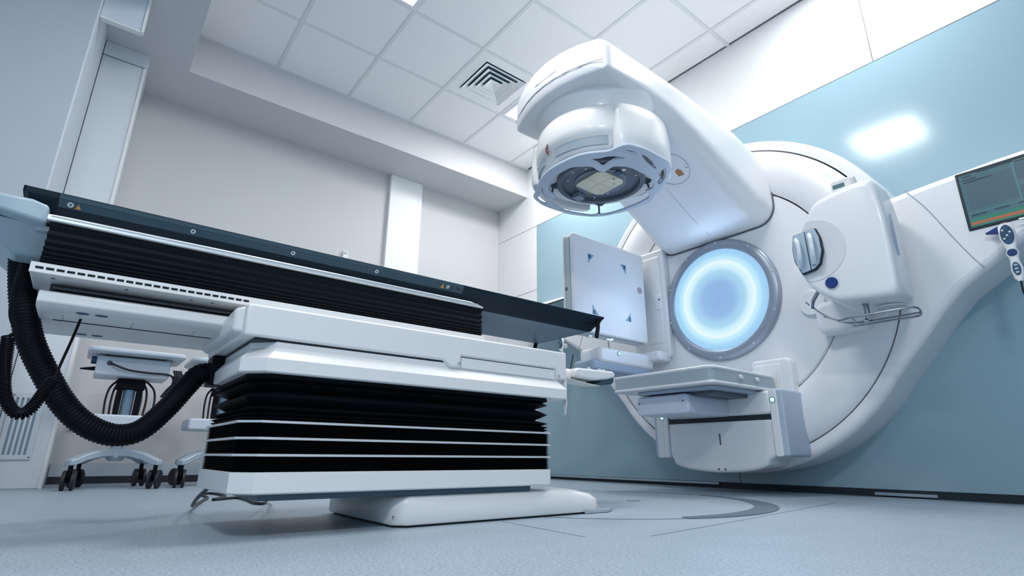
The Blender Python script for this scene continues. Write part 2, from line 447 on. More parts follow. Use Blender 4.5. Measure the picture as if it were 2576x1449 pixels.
# ---- thin white panel below the lowered ceiling
ub = thing('hanging_panel', (-3.415, -0.24, 2.57), 'flat white panel hanging under the lowered ceiling at the top left', 'panel')
MB().box(-3.43, -3.40, -0.344, -0.150, 2.57, ZS).build('board', mat('boxed_unit_white', (0.62, 0.69, 0.76), 0.5), ub, bevel=0.002, smooth=0)
MB().box(-3.432, -3.396, -0.1495, -0.135, 2.566, ZS).build('edge_trim', M_WALLP, ub, smooth=0)
MB().box(-3.435, -3.398, -0.344, -0.150, 2.560, 2.5695).build('lower_trim', M_WALLP, ub, smooth=0)

# ---- small wall fittings
ws = thing('wall_sensor', (XL, 1.612, 1.92), 'small white sensor box on the long side wall', 'sensor')
MB().box(XL, XL + 0.03, 1.59, 1.635, 1.88, 1.955).build('body', M_WALLP, ws, bevel=0.006)
MB().box(XL + 0.03, XL + 0.034, 1.60, 1.625, 1.925, 1.945).build('window', M_GREY, ws, smooth=0)
so = thing('wall_socket', (XL, -0.01, 0.357), 'small pale socket low on the side wall behind the hose', 'socket')
MB().box(XL, XL + 0.012, -0.05, 0.02, 0.325, 0.39).build('plate', mat('socket_cream', (0.62, 0.66, 0.62), 0.5), so, bevel=0.004)
MB().lathe('X', (XL + 0.012, -0.015, 0.357), [(0.0, 0.001), (0.02, 0.001), (0.022, 0.003), (0.024, 0.0)], 20).build('insert', M_WALLP, so)
# ================================================================== LINEAR ACCELERATOR
GXc, GYc, GZc = -1.78, 3.07, 1.147              # gantry axis and front plane
la = thing('linear_accelerator', (GXc, 3.2, 0.0), 'large white radiotherapy machine with round gantry, overhead arm and glowing blue ring', 'medical machine')
def scr(c, axis, r=0.006, parent=None, m=None, d=-0.003, nm='screw'):
    MB().lathe(axis, c, [(0.0, d), (r * 0.7, d), (r, d * 0.3), (r, 0.0)], 12).build(nm, m or M_GREY, parent)

# ---- fixed front cover: collar around the drum with its two wings
def mirror(pts): return [(2 * GXc - x, z) for x, z in pts]
seam_r = [(-0.715, 1.481), (-0.66, 1.385), (-0.625, 1.308), (-0.572, 1.177), (-0.521, 1.062), (-0.489, 1.006)]
low_r = [(-0.505, 0.993), (-0.588, 0.936), (-0.682, 0.840), (-0.762, 0.742), (-0.843, 0.648), (-0.93, 0.545)]
wing_r = [(-0.80, 1.474), (-0.709, 1.483), (-0.36, 1.507), (0.05, 1.517), (0.35, 1.52), (0.35, 1.36), (0.10, 1.29), (-0.12, 1.215), (-0.341, 1.102), (-0.427, 1.044)] + low_r
top_arc = arc(GXc, GZc, 1.045, 22, 158, 48)
bot_arc = arc(GXc, GZc, 1.045, 215.5, 324.5, 40)
outline = top_arc + mirror(wing_r) + bot_arc[1:-1] + wing_r[::-1]
hole = arc(GXc, GZc, 0.978, 0, 360, 96)[:-1]
fcv = MB().prism(outline, 'XZ', GYc, 3.357, [hole[::-1]]).build('front_cover', M_SHELL, la, bevel=0.035, seg=4, smooth=50, bangle=55)
_bm = bmesh.new(); _bm.from_mesh(fcv.data)                 # only the outer front edge is rounded
_bm.edges.ensure_lookup_table()
_wl = _bm.edges.layers.float.new('bevel_weight_edge')
for _e in _bm.edges:
    _w = [v.co + origin_of(la) for v in _e.verts]
    if all(abs(q.y - GYc) < 1e-4 and math.hypot(q.x - GXc, q.z - GZc) > 1.0 for q in _w) and len(_e.link_faces) == 2 and _e.calc_face_angle(0) > 0.9:
        _e[_wl] = 1.0
_bm.to_mesh(fcv.data); _bm.free()
fcv.modifiers['bevel'].limit_method = 'WEIGHT'
for pts in (seam_r, mirror(seam_r)):
    MB().tube(smooth_path([(x, GYc - 0.0004, z) for x, z in pts], 6), 0.0022, 6).build('seam_line', mat('joint_grey', (0.34, 0.37, 0.41), 0.5), fcv)
# ---- rotating drum
MB().lathe('Y', (GXc, 0, GZc), [(0.0, 3.13), (0.99, 3.13), (0.99, 3.15), (0.0, 3.15)], 96).build('drum_frame', M_DARK, la)
MB().lathe('Y', (GXc, 0, GZc), [(0.712, 3.12), (0.712, 3.066), (0.717, 3.061), (0.77, 3.046), (0.84, 3.04), (0.91, 3.046), (0.958, 3.062), (0.970, 3.074), (0.970, 3.12)], 128).build('drum_band', M_SHELL, la, smooth=40)
MB().lathe('Y', (GXc, 0, GZc), [(0.0, 3.066), (0.697, 3.066), (0.705, 3.073), (0.705, 3.12)], 128).build('gantry_face', M_SHELL, la, smooth=30)
# ---- glowing ring light in the middle of the gantry
lr = MB().lathe('Y', (GXc, 0, GZc), [(0.329, 3.068), (0.329, 3.036), (0.334, 3.031), (0.352, 3.029), (0.380, 3.036), (0.391, 3.050), (0.391, 3.068)], 128).build('light_bezel', M_BEZEL, la, smooth=40, label='satin grey bezel ring around the glowing disc')
def glow_material():
    m = bpy.data.materials.new('blue_glow'); m.use_nodes = True
    nt = m.node_tree; b = nt.nodes['Principled BSDF']
    b.inputs['Base Color'].default_value = (0.05, 0.08, 0.12, 1); b.inputs['Roughness'].default_value = 0.35
    tc = nt.nodes.new('ShaderNodeTexCoord'); sp = nt.nodes.new('ShaderNodeSeparateXYZ'); cb = nt.nodes.new('ShaderNodeCombineXYZ')
    sub = nt.nodes.new('ShaderNodeMath'); sub.operation = 'SUBTRACT'; sub.inputs[1].default_value = GZc
    ln = nt.nodes.new('ShaderNodeVectorMath'); ln.operation = 'LENGTH'
    dv = nt.nodes.new('ShaderNodeMath'); dv.operation = 'DIVIDE'; dv.inputs[1].default_value = 0.329
    rp = nt.nodes.new('ShaderNodeValToRGB'); rp.color_ramp.interpolation = 'EASE'
    stops = [(0.0, (0.28, 0.44, 0.74)), (0.30, (0.29, 0.47, 0.76)), (0.52, (0.38, 0.66, 0.86)), (0.66, (0.68, 0.92, 0.98)), (0.735, (0.84, 0.97, 1.0)), (0.80, (0.55, 0.85, 0.97)), (0.92, (0.35, 0.66, 0.90)), (1.0, (0.34, 0.58, 0.86))]
    el = rp.color_ramp.elements
    el[0].position, el[1].position = stops[0][0], stops[-1][0]
    el[0].color, el[1].color = (*stops[0][1], 1), (*stops[-1][1], 1)
    for p, c in stops[1:-1]:
        e = el.new(p); e.color = (*c, 1)
    nt.links.new(tc.outputs['Object'], sp.inputs[0]); nt.links.new(sp.outputs['X'], cb.inputs['X'])
    nt.links.new(sp.outputs['Z'], sub.inputs[0]); nt.links.new(sub.outputs[0], cb.inputs['Z'])
    nt.links.new(cb.outputs[0], ln.inputs[0]); nt.links.new(ln.outputs['Value'], dv.inputs[0])
    nt.links.new(dv.outputs[0], rp.inputs['Fac']); nt.links.new(rp.outputs['Color'], b.inputs['Emission Color'])
    b.inputs['Emission Strength'].default_value = 0.88
    return m
MB().lathe('Y', (GXc, 0, GZc), [(0.0, 3.036), (0.326, 3.038), (0.326, 3.06)], 96).build('glow_disc', glow_material(), lr, smooth=30, label='glowing pale blue disc with a bright white ring')
_ld = bpy.data.lights.new('ring_lamp', 'AREA'); _ld.shape = 'DISK'; _ld.size = 0.6; _ld.energy = 2.6; _ld.color = (0.50, 0.66, 1.0)
_lo = bpy.data.objects.new('ring_lamp', _ld); COL.objects.link(_lo); _lo.parent = lr
_lo.location = Vector((GXc, 3.03, GZc)) - origin_of(la); _lo.rotation_euler = (math.radians(-90), 0, 0)
for k in range(10):
    a = math.radians(14 + 36 * k)
    scr((GXc + 0.372 * math.cos(a), 3.034, GZc + 0.372 * math.sin(a)), 'Y', 0.0065, lr, M_STEEL, -0.004)

# ---- overhead arm
def arm_section(y, zb, zt, w, rb, rt, crown, bow, inset=0.0):
    pts = rrect(-w + inset, w - inset, zb + inset, zt - inset, (rb, rb, rt, rt), 7)
    # extra points so that flat runs can bow
    out = []
    for i in range(len(pts)):
        a, b = pts[i], pts[(i + 1) % len(pts)]
        out.append(a)
        L = math.hypot(b[0] - a[0], b[1] - a[1])
        if (i + 1) % 8 == 0:
            for k in range(1, 6):
                out.append((a[0] + (b[0] - a[0]) * k / 6, a[1] + (b[1] - a[1]) * k / 6))
    res = []
    for x, z in out:
        u = x / w
        zz = z + (crown * (1 - u * u) if z > (zb + zt) / 2 else 0.0)
        res.append((GXc + x, y + bow * u * u, zz))
    return res
secs = [(1.604, 1.982, 2.165, 0.352, 0.024, 0.05, 0.03, 0.085, 0.0),
        (1.66, 1.976, 2.178, 0.353, 0.03, 0.06, 0.03, 0.06, 0), (1.80, 1.972, 2.182, 0.353, 0.04, 0.07, 0.03, 0.03, 0),
        (2.0, 1.960, 2.184, 0.354, 0.06, 0.075, 0.03, 0, 0), (2.2, 1.915, 2.180, 0.357, 0.085, 0.08, 0.03, 0, 0), (2.4, 1.835, 2.172, 0.362, 0.10, 0.09, 0.025, 0, 0),
        (2.6, 1.735, 2.148, 0.372, 0.12, 0.10, 0.02, 0, 0), (2.78, 1.645, 2.106, 0.386, 0.13, 0.11, 0.02, 0, 0), (2.92, 1.580, 2.052, 0.400, 0.12, 0.12, 0.01, 0, 0),
        (3.02, 1.553, 2.000, 0.410, 0.115, 0.13, 0, 0, 0), (3.068, 1.545, 1.965, 0.413, 0.11, 0.13, 0, 0, 0)]
front = []
base_ = arm_section(1.604, 1.982, 2.165, 0.352, 0.024, 0.05, 0.03, 0.085)
for sx, sz, dy in ((0.30, 0.06, -0.016), (0.60, 0.30, -0.015), (0.80, 0.62, -0.012), (0.92, 0.84, -0.008), (0.975, 0.95, -0.004)):
    front.append([(GXc + (x - GXc) * sx, 1.604 + dy + (y - 1.604) * sx * sx, 2.083 + (z - 2.083) * sz) for x, y, z in base_])
arm = MB().loft(front + [arm_section(*s) for s in secs]).build('gantry_arm', M_SHELL, la, smooth=60)
# joints of the arm cover
fr = []
for k in range(25):
    u = -0.965 + 1.93 * k / 24
    fr.append((GXc + 0.353 * u, 1.5885 + 0.087 * u * u, 2.032 + 0.012 * (1 - u * u)))
MB().tube(fr, 0.0016, 6).build('joint_line', mat('joint_grey', (0.34, 0.37, 0.41), 0.5), arm)
foot = arm_section(3.064, 1.545, 1.965, 0.413, 0.11, 0.13, 0, 0)
foot = [(GXc + (p[0] - GXc) * 1.006, 3.063, p[2] + (-0.004 if p[2] < 1.7 else 0.002)) for p in foot]
MB().tube(foot + foot[:2], 0.0045, 6).build('foot_joint', M_DGREY, la)
# round service cap with its marks on the arm's underside
cu = Vector((GXc + 0.13, 2.46, 0)); 
def under_z(y):
    ys = [s[0] for s in secs]; zs = [s[1] for s in secs]
    for a in range(len(ys) - 1):
        if ys[a] <= y <= ys[a + 1]:
            return zs[a] + (zs[a + 1] - zs[a]) * (y - ys[a]) / (ys[a + 1] - ys[a])
    return zs[-1]
def under(x, y, off=0.0): return (x, y, under_z(y) - off)
ring = [under(cu.x + 0.105 * math.cos(2 * math.pi * k / 48), cu.y + 0.105 * math.sin(2 * math.pi * k / 48), 0.001) for k in range(49)]
sv = MB().tube(ring, 0.0015, 5).build('service_cap_joint', mat('joint_grey', (0.3, 0.3, 0.3)), arm)
def under_poly(pts, m, nm, off=0.0015):
    MB().loft([[under(x, y, -0.002) for x, y in pts], [under(x, y, off) for x, y in pts]]).build(nm, m, arm, smooth=0)
under_poly([(cu.x + 0.004, cu.y - 0.035), (cu.x + 0.010, cu.y - 0.035), (cu.x + 0.010, cu.y + 0.005), (cu.x + 0.004, cu.y + 0.005)][::-1], M_DGREY, 'slot')
c2 = (cu.x + 0.028, cu.y + 0.042)
under_poly([(c2[0] - 0.018, c2[1] - 0.018), (c2[0] + 0.006, c2[1] - 0.028), (c2[0] + 0.02, c2[1] - 0.01), (c2[0] + 0.018, c2[1] + 0.022), (c2[0] - 0.018, c2[1] + 0.018)], mat('amber_tag', (0.42, 0.20, 0.07), 0.5), 'warning_tag')
for dx, dy in ((-0.03, -0.085), (0.085, 0.03), (-0.085, 0.03)):
    scr((cu.x + dx, cu.y + dy, under_z(cu.y + dy)), 'Z', 0.004, arm, M_DGREY, -0.003)
mid = [under(GXc + 0.02, y, 0.0008) for y in (2.57, 2.65, 2.75, 2.85, 2.95, 3.05)]
MB().tube(mid, 0.001, 5).build('centre_joint', mat('joint_grey', (0.3, 0.3, 0.3)), arm)

# ---- treatment head
HX, HY = GXc, 1.99
MB().lathe('Z', (HX, HY, 0), [(0.0, 1.99), (0.345, 1.99), (0.338, 1.955), (0.318, 1.92), (0.312, 1.885), (0.0, 1.885)], 96).build('head_neck', M_SHELL, la, smooth=40)
hd = MB().lathe('Z', (HX, HY, 0), [(0.0, 1.880), (0.312, 1.880), (0.328, 1.873), (0.340, 1.855), (0.347, 1.82), (0.349, 1.75), (0.345, 1.705), (0.335, 1.694), (0.331, 1.648), (0.320, 1.636), (0.302, 1.631), (0.297, 1.628), (0.246, 1.630), (0.0, 1.632)], 128).build('treatment_head', M_WHITE, la, smooth=38)
near_az = -48.2
# grey recessed windows between the head and the guard ring
for a0, a1 in ((-41 + near_az, 8 + near_az), (-112 + near_az, -58 + near_az), (100 + near_az, 140 + near_az)):
    MB().lathe('Z', (HX, HY, 0), [(0.330, 1.642), (0.337, 1.642), (0.337, 1.690), (0.330, 1.690)], 32, a0, a1, closed=True).build('grip_window', mat('grip_grey', (0.27, 0.34, 0.40), 0.4), hd)
for a0, a1 in ((near_az + 12, near_az + 98), (near_az + 192, near_az + 278)):
    pr = [(0.335, 1.872), (0.352, 1.868), (0.366, 1.855), (0.374, 1.80), (0.377, 1.70), (0.376, 1.625), (0.368, 1.612), (0.335, 1.612)]
    n_ = 40; sec = []
    for k in range(n_ + 1):
        t = k / n_; e = max(0.0, 1 - min(t, 1 - t) / 0.10); shrink = (1 - math.sqrt(max(0.0, 1 - e * e))) * 0.034
        a = math.radians(a0 + (a1 - a0) * t)
        sec.append([(HX + (r - (shrink if r > 0.34 else 0)) * math.cos(a), HY + (r - (shrink if r > 0.34 else 0)) * math.sin(a), z) for r, z in pr])
    MB().loft(sec).build('side_cover', M_WHITE, hd, smooth=40)
a = math.radians(near_az - 50)
for dz, pts in ((0, [(-0.012, 1.712), (0.010, 1.735), (0.010, 1.705)]), (1, [(-0.012, 1.704), (0.012, 1.695), (0.016, 1.665)])):
    pp = []
    for s, z in pts:
        b = a + s / 0.35
        pp.append(b)
    MB().loft([[(HX + 0.346 * math.cos(b), HY + 0.346 * math.sin(b), z) for b, (s, z) in zip(pp, pts)],
               [(HX + 0.3515 * math.cos(b), HY + 0.3515 * math.sin(b), z) for b, (s, z) in zip(pp, pts)]]).build('red_arrow', M_RED, hd, smooth=0)
# underside: dark interface mount with its window
mt = MB().lathe('Z', (HX, HY, 0), [(0.0, 1.6190), (0.150, 1.6190), (0.205, 1.6190), (0.210, 1.6030), (0.232, 1.6010), (0.236, 1.6050), (0.236, 1.6310), (0.0, 1.6310)], 96).build('interface_mount', M_DGREY, hd, smooth=35)
MB().lathe('Z', (HX, HY, 0), [(0.0, 1.6130), (0.138, 1.6130), (0.140, 1.6150), (0.140, 1.6200), (0.0, 1.6200)], 64).build('mount_plate', mat('mount_plate_grey', (0.17, 0.19, 0.24), 0.4, metal=0.2), mt)
octp = [(-0.1, -0.088), (-0.07, -0.098), (0.072, -0.105), (0.101, -0.078), (0.102, 0.063), (0.078, 0.09), (-0.079, 0.1), (-0.105, 0.07)]
win = MB().prism([(HX + x, HY + y) for x, y in octp], 'XY', 1.6050, 1.6140).build('window', mat('beam_window', (0.72, 0.67, 0.50), 0.3, noise=(9, 0.10)), mt, smooth=0, label='pale yellow eight-sided beam window with cross lines')
for p0, p1 in (((-0.1, -0.005), (0.1, -0.005)), ((-0.002, -0.1), (-0.002, 0.095))):
    MB().box(HX + p0[0] - 0.0006, HX + p1[0] + 0.0006, HY + p0[1] - 0.0006, HY + p1[1] + 0.0006, 1.6044, 1.6050).build('cross_line', mat('cross_line_grey', (0.38, 0.36, 0.34), 0.5), win, smooth=0)
def mtbox(nm, x, y, sx, sy, z0, z1, m, rot=0.0):
    c, s = math.cos(rot), math.sin(rot)
    MB().prism([(HX + x + c * a - s * b, HY + y + s * a + c * b) for a, b in ((-sx, -sy), (sx, -sy), (sx, sy), (-sx, sy))], 'XY', z0, z1).build(nm, m, mt, bevel=0.0015, seg=1, smooth=0)
mtbox('blue_connector', 0.128, -0.004, 0.016, 0.020, 1.6090, 1.6170, M_NAVY, 0.2)
mtbox('latch_block', -0.182, 0.012, 0.022, 0.030, 1.5910, 1.6190, mat('latch_grey', (0.22, 0.25, 0.31), 0.4), 0.25)
mtbox('mark_f', 0.082, 0.012, 0.003, 0.012, 1.6045, 1.6060, M_DGREY, 0.5)
mtbox('mark_f', 0.088, 0.020, 0.010, 0.002, 1.6045, 1.6060, M_DGREY, 0.5)
mtbox('mark_c', 0.045, 0.055, 0.002, 0.010, 1.6045, 1.6060, M_DGREY, 0.9)
mtbox('yellow_tag', -0.118, 0.042, 0.006, 0.004, 1.6110, 1.6130, mat('yellow_tag', (0.5, 0.42, 0.08), 0.5))
for x, y in ((0.165, 0.0), (-0.067, 0.1315), (0.05, -0.165), (-0.02, -0.19), (-0.1, -0.15), (0.17, 0.09), (-0.15, 0.11)):
    scr((HX + x, HY + y, 1.6190), 'Z', 0.006 if x != 0.165 else 0.012, mt, M_STEEL if x != 0.165 else M_WHITE, -0.005)
# guard ring carried on standoffs
G_OUT = [(-0.3188, -0.2092), (-0.3485, -0.1547), (-0.3694, -0.071), (-0.3627, 0.0828), (-0.3338, 0.1741), (-0.2888, 0.2509), (-0.2221, 0.3047), (-0.0927, 0.3479), (0.0053, 0.3573), (0.0599, 0.3527), (0.1246, 0.3079), (0.1935, 0.2742), (0.2711, 0.22), (0.3471, 0.15), (0.3695, 0.1107), (0.388, 0.0684), (0.3902, -0.013), (0.3903, -0.0942), (0.374, -0.1784), (0.355, -0.2117), (0.322, -0.2239), (0.2673, -0.2328), (0.2159, -0.2769), (0.1571, -0.3145), (0.0756, -0.3322), (-0.0248, -0.3365), (-0.1122, -0.3179), (-0.2071, -0.2759), (-0.259, -0.2365)]
G_IN = [(-0.1877, -0.2133), (-0.1355, -0.2496), (-0.0749, -0.2714), (-0.0094, -0.2718), (0.0532, -0.2616), (0.1144, -0.1965), (0.1128, -0.1535), (0.1172, -0.1082), (0.1607, -0.1052), (0.193, -0.104), (0.2331, -0.0372), (0.2347, 0.0442), (0.2317, 0.1226), (0.2082, 0.1909), (0.1596, 0.232), (0.118, 0.2326), (0.106, 0.2847), (0.0516, 0.3140), (-0.0524, 0.3180), (-0.1487, 0.3060), (-0.232, 0.2780), (-0.2475, 0.2414), (-0.285, 0.2330), (-0.320, 0.1564), (-0.3420, 0.0592), (-0.3308, -0.0477), (-0.3104, -0.0931), (-0.2709, -0.1149), (-0.2364, -0.1137), (-0.2209, -0.1758)]
G_H = [[(-0.2065, -0.2432), (-0.2633, -0.2016), (-0.3123, -0.1804), (-0.3383, -0.142), (-0.3416, -0.0956), (-0.2848, -0.1322), (-0.2509, -0.1862)],
       [(0.2872, 0.1329), (0.3431, 0.0999), (0.3224, 0.142), (0.2711, 0.1958), (0.2139, 0.2229), (0.2466, 0.1652)],
       [(0.3097, -0.1948), (0.3351, -0.1681), (0.3441, -0.1217), (0.3338, -0.1092), (0.3164, -0.1564)],
       [(0.3467, -0.0879), (0.3515, -0.051), (0.3291, 0.0383), (0.3073, 0.0777), (0.3156, -0.0003)],
       [(0.1598, -0.2484), (0.2017, -0.2171), (0.2477, -0.191), (0.2801, -0.1245), (0.2386, -0.15), (0.1939, -0.1522), (0.156, -0.1501), (0.1606, -0.1937)]]
def closed_smooth(pts, n=3):
    P = [Vector((*p, 0)) for p in pts]; N = len(P); out = []
    for i in range(N):
        a, b, c, d = P[i - 1], P[i], P[(i + 1) % N], P[(i + 2) % N]
        for k in range(n):
            t = k / n
            q = 0.5 * ((2 * b) + (c - a) * t + (2 * a - 5 * b + 4 * c - d) * t * t + (3 * b - a - 3 * c + d) * t ** 3)
            out.append((q.x, q.y))
    return out
gd = lambda pts: [(HX + x, HY + y) for x, y in closed_smooth(pts)]
gr = MB().prism(gd(G_OUT), 'XY', 1.586, 1.599, [gd(G_IN)] + [gd(h_) for h_ in G_H]).build('guard_ring', M_GUARD, hd, bevel=0.003, seg=2, smooth=40, bangle=50)
for x, y in ((0.150, -0.160), (-0.235, -0.145), (0.150, 0.222), (-0.247, 0.252)):
    MB().cyl((HX + x, HY + y, 1.592), (HX + x * 0.96, HY + y * 0.96, 1.638), 0.0055, seg=10).build('standoff', M_DGREY, hd)
for x, y, ang in ((0.155, -0.150, -45), (-0.19, -0.14, -143), (0.145, 0.19, 52), (-0.19, 0.2, 133)):
    a = math.radians(ang); c, s = math.cos(a), math.sin(a)
    MB().prism([(HX + x + c * u - s * v, HY + y + s * u + c * v) for u, v in ((-0.05, -0.06), (0.035, -0.012), (0.035, 0.012), (-0.05, 0.06))], 'XY', 1.622, 1.6285).build('standoff_bracket', mat('bracket_navy', (0.01, 0.045, 0.08), 0.5), hd, smooth=0)

# ---- kilovoltage imager panel at the left of the gantry
kd = MB().prism(rrect(2.252, 2.955, 0.925, 1.563, 0.022), 'YZ', -2.302, -2.278).build('imager_panel', M_SHELL, la, bevel=0.010, seg=3, smooth=45, bangle=50, label='upright white detector panel with four blue corner marks')
MB().prism(rrect(2.249, 2.95, 0.915, 1.553, 0.03), 'YZ', -2.345, -2.303).build('panel_edge_band', mat('panel_band_grey', (0.46, 0.53, 0.58), 0.35), kd, bevel=0.006, smooth=45, bangle=50)
MB().prism(rrect(2.243, 2.955, 0.912, 1.56, 0.03), 'YZ', -2.357, -2.345).build('panel_back', M_WHITE, kd, bevel=0.004, smooth=45, bangle=50)
def kmark(y, z, pts, m):
    MB().prism([(y + a, z + b) for a, b in pts], 'YZ', -2.2785, -2.2765).build('corner_mark', m, kd, smooth=0)
M_MK1 = mat('mark_dark_blue', (0.03, 0.12, 0.21), 0.4); M_MK2 = mat('mark_light_blue', (0.24, 0.38, 0.55), 0.4)
for y, z, sy, sz in ((2.395, 1.445, 1, -1), (2.76, 1.445, -1, -1), (2.42, 1.045, 1, 1), (2.785, 1.05, -1, 1)):
    kmark(y, z, [(0, 0), (sy * 0.024, 0), (sy * 0.024, sz * 0.03), (0, sz * 0.03)], M_MK1)
    kmark(y, z, [(sy * 0.024, 0), (sy * 0.055, 0), (sy * 0.024, sz * 0.03)], M_MK2)
    kmark(y, z, [(0, sz * 0.03), (sy * 0.024, sz * 0.03), (0, sz * 0.064)], M_MK2)
yc, zc = 2.895, 1.292
MB().lathe('X', (-2.2775, yc, zc), [(0.017, 0.0), (0.021, 0.0), (0.021, 0.001), (0.017, 0.001)], 32, closed=True).build('no_push_symbol', M_RED, kd, smooth=0)
for sgn in (1, -1):
    MB().prism([(yc - 0.010, zc - sgn * 0.010 - 0.002), (yc + 0.010, zc + sgn * 0.010 - 0.002), (yc + 0.010, zc + sgn * 0.010 + 0.002), (yc - 0.010, zc - sgn * 0.010 + 0.002)], 'YZ', -2.2785, -2.2765).build('symbol_cross', M_DGREY, kd, smooth=0)
MB().lathe('Z', (-2.315, 2.62, 0), [(0, 0.911), (0.012, 0.911), (0.012, 0.918)], 16).build('lamp', M_LED, kd)
for y in (2.42, 2.58):
    MB().box(-2.335, -2.305, y - 0.012, y + 0.012, 0.903, 0.916).build('catch', M_STEEL, kd, bevel=0.003)
MB().box(-2.34, -2.325, 2.246, 2.252, 1.18, 1.20).build('port', M_DGREY, kd, smooth=0)
# support arm behind and beside the panel
ka = MB().prism(rrect(2.58, 2.93, 1.05, 1.625, 0.05), 'YZ', -2.46, -2.37).build('panel_arm', M_GREY, la, bevel=0.015, seg=3, smooth=45, bangle=50)
MB().box(-2.45, -2.33, 2.88, 3.07, 0.98, 1.45).build('arm_link', M_SHELL, ka, bevel=0.02)
fb = MB().prism(rrect(-2.45, -2.15, 0.825, 1.60, 0.03), 'XZ', 3.015, 3.07).build('imager_base', M_SHELL, la, bevel=0.012, seg=3, smooth=45, bangle=50)
MB().prism(rrect(-2.40, -2.185, 0.93, 1.55, 0.015), 'XZ', 3.008, 3.02).build('recess_panel', M_WHITE, fb, bevel=0.006)
MB().box(-2.235, -2.19, 3.000, 3.010, 1.16, 1.26).build('switch_plate', M_WHITE, fb, bevel=0.003)
MB().box(-2.205, -2.19, 2.997, 3.001, 1.225, 1.233).build('slot', M_DGREY, fb, smooth=0)
lo_ = MB().prism(rrect(2.45, 2.98, 0.745, 0.845, 0.03), 'YZ', -2.44, -2.26).build('imager_arm', M_SHELL, la, bevel=0.02, seg=3, smooth=45, bangle=50)
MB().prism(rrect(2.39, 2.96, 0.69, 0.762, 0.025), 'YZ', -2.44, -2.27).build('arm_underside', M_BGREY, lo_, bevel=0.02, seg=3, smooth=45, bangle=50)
MB().box(-2.40, -2.18, 2.93, 3.07, 0.80, 0.865).build('arm_foot', M_SHELL, lo_, bevel=0.015)
MB().lathe('X', (-2.26, 2.625, 0.815), [(0, 0.003), (0.010, 0.003)], 20).build('lamp', M_LED, lo_)
MB().lathe('X', (-2.26, 2.625, 0.815), [(0.010, 0.004), (0.014, 0.004), (0.014, 0.0)], 20).build('lamp_rim', M_LEDRIM, lo_)

# ---- portal imager below the axis
Y0 = 2.363
pi_ = MB().prism(rrect(-2.10, -1.46, Y0, 2.99, 0.035), 'XY', 0.605, 0.622).build('portal_imager', M_SHELL, la, bevel=0.008, seg=3, smooth=45, bangle=50, label='flat square imager with white top and grey edge band')
MB().prism(rrect(-2.096, -1.464, Y0 + 0.004, 2.985, 0.033), 'XY', 0.548, 0.606).build('edge_band', mat('imager_band_grey', (0.37, 0.45, 0.51), 0.35), pi_, smooth=45)
MB().prism(rrect(-2.10, -1.46, Y0, 2.99, 0.035), 'XY', 0.533, 0.549).build('lower_plate', M_SHELL, pi_, bevel=0.006, smooth=45, bangle=50)
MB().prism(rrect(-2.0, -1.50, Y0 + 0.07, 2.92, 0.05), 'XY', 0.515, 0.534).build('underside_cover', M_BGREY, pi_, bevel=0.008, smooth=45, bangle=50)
MB().box(-1.95, -1.55, Y0 + 0.14, 2.9, 0.497, 0.516).build('shadow_plate', M_DGREY, pi_, bevel=0.004)
for y in (2.62, 2.78):
    MB().lathe('X', (-1.462, y, 0.582), [(0, 0.014), (0.010, 0.013), (0.012, 0.006), (0.013, 0.0)], 16).build('knob', M_STEEL, pi_)
MB().prism(rrect(-2.005, -1.668, 0.405, 0.508, 0.025), 'XZ', 2.455, 2.85).build('arm_box', mat('arm_box_blue_white', (0.62, 0.68, 0.80), 0.3), la, bevel=0.012, seg=3, smooth=45, bangle=50)
MB().prism(rrect(-2.08, -1.43, 0.408, 0.53, 0.02), 'XZ', 2.832, 3.06).build('imager_carriage', M_SHELL, la, bevel=0.015, seg=3, smooth=45, bangle=50)
for x in (-1.985, -1.70):
    scr((x, 2.455, 0.47), 'Y', 0.005, la, M_DGREY, -0.003)
bx = [(-2.09, 0.385), (-2.09, 0.20), (-2.07, 0.175)] + [(-1.78 + 0.29 * math.sin(math.radians(t)), 0.108 + 0.055 * (1 - math.cos(math.radians(t)))) for t in range(-80, 81, 10)] + [(-1.485, 0.175), (-1.43, 0.20), (-1.43, 0.392)]
hs = MB().prism(bx, 'XZ', 2.845, 3.075).build('imager_housing', M_SHELL, la, bevel=0.02, seg=3, smooth=50, bangle=40)
MB().box(-2.08, -1.435, 2.846, 3.05, 0.380, 0.415).build('slit', M_DARK, hs, smooth=0)
MB().box(-1.752, -1.745, 2.842, 2.846, 0.255, 0.315).build('slot_mark', M_DGREY, hs, smooth=0)
for x in (-1.775, -1.735):
    MB().lathe('Y', (x, 2.846, 0.127), [(0, -0.002), (0.006, -0.002), (0.006, 0.002)], 12).build('hole', M_DGREY, hs)
for x0, x1, z0, z1, nm in ((-2.185, -2.115, 0.185, 0.435, 'side_pillar'), (-1.435, -1.365, 0.195, 0.535, 'side_pillar')):
    p = MB().prism(rrect(x0, x1, z0, z1, 0.015), 'XZ', 2.835, 3.075).build(nm, mat('pillar_blue_grey', (0.45, 0.53, 0.64), 0.35), la, bevel=0.008, seg=2, smooth=45, bangle=50)
    MB().prism(rrect(x0 + (0.02 if x0 < -2 else 0.0), x1 - (0 if x0 < -2 else 0.03), z0, z1, 0.012), 'XZ', 2.83, 2.84).build('pillar_front', M_SHELL, p, bevel=0.003)
MB().prism(rrect(-2.125, -2.085, 0.185, 0.43, 0.01), 'XZ', 2.832, 3.06).build('pillar_inner', M_SHELL, la, bevel=0.006)
for x, z in ((-2.118, 0.42), (-1.415, 0.478)):
    MB().lathe('Y', (x, 2.831, z), [(0, -0.003), (0.011, -0.003)], 20).build('lamp', M_LED, la)
    MB().lathe('Y', (x, 2.831, z), [(0.011, -0.004), (0.015, -0.004), (0.015, 0.0)], 20).build('lamp_rim', M_LEDRIM, la)
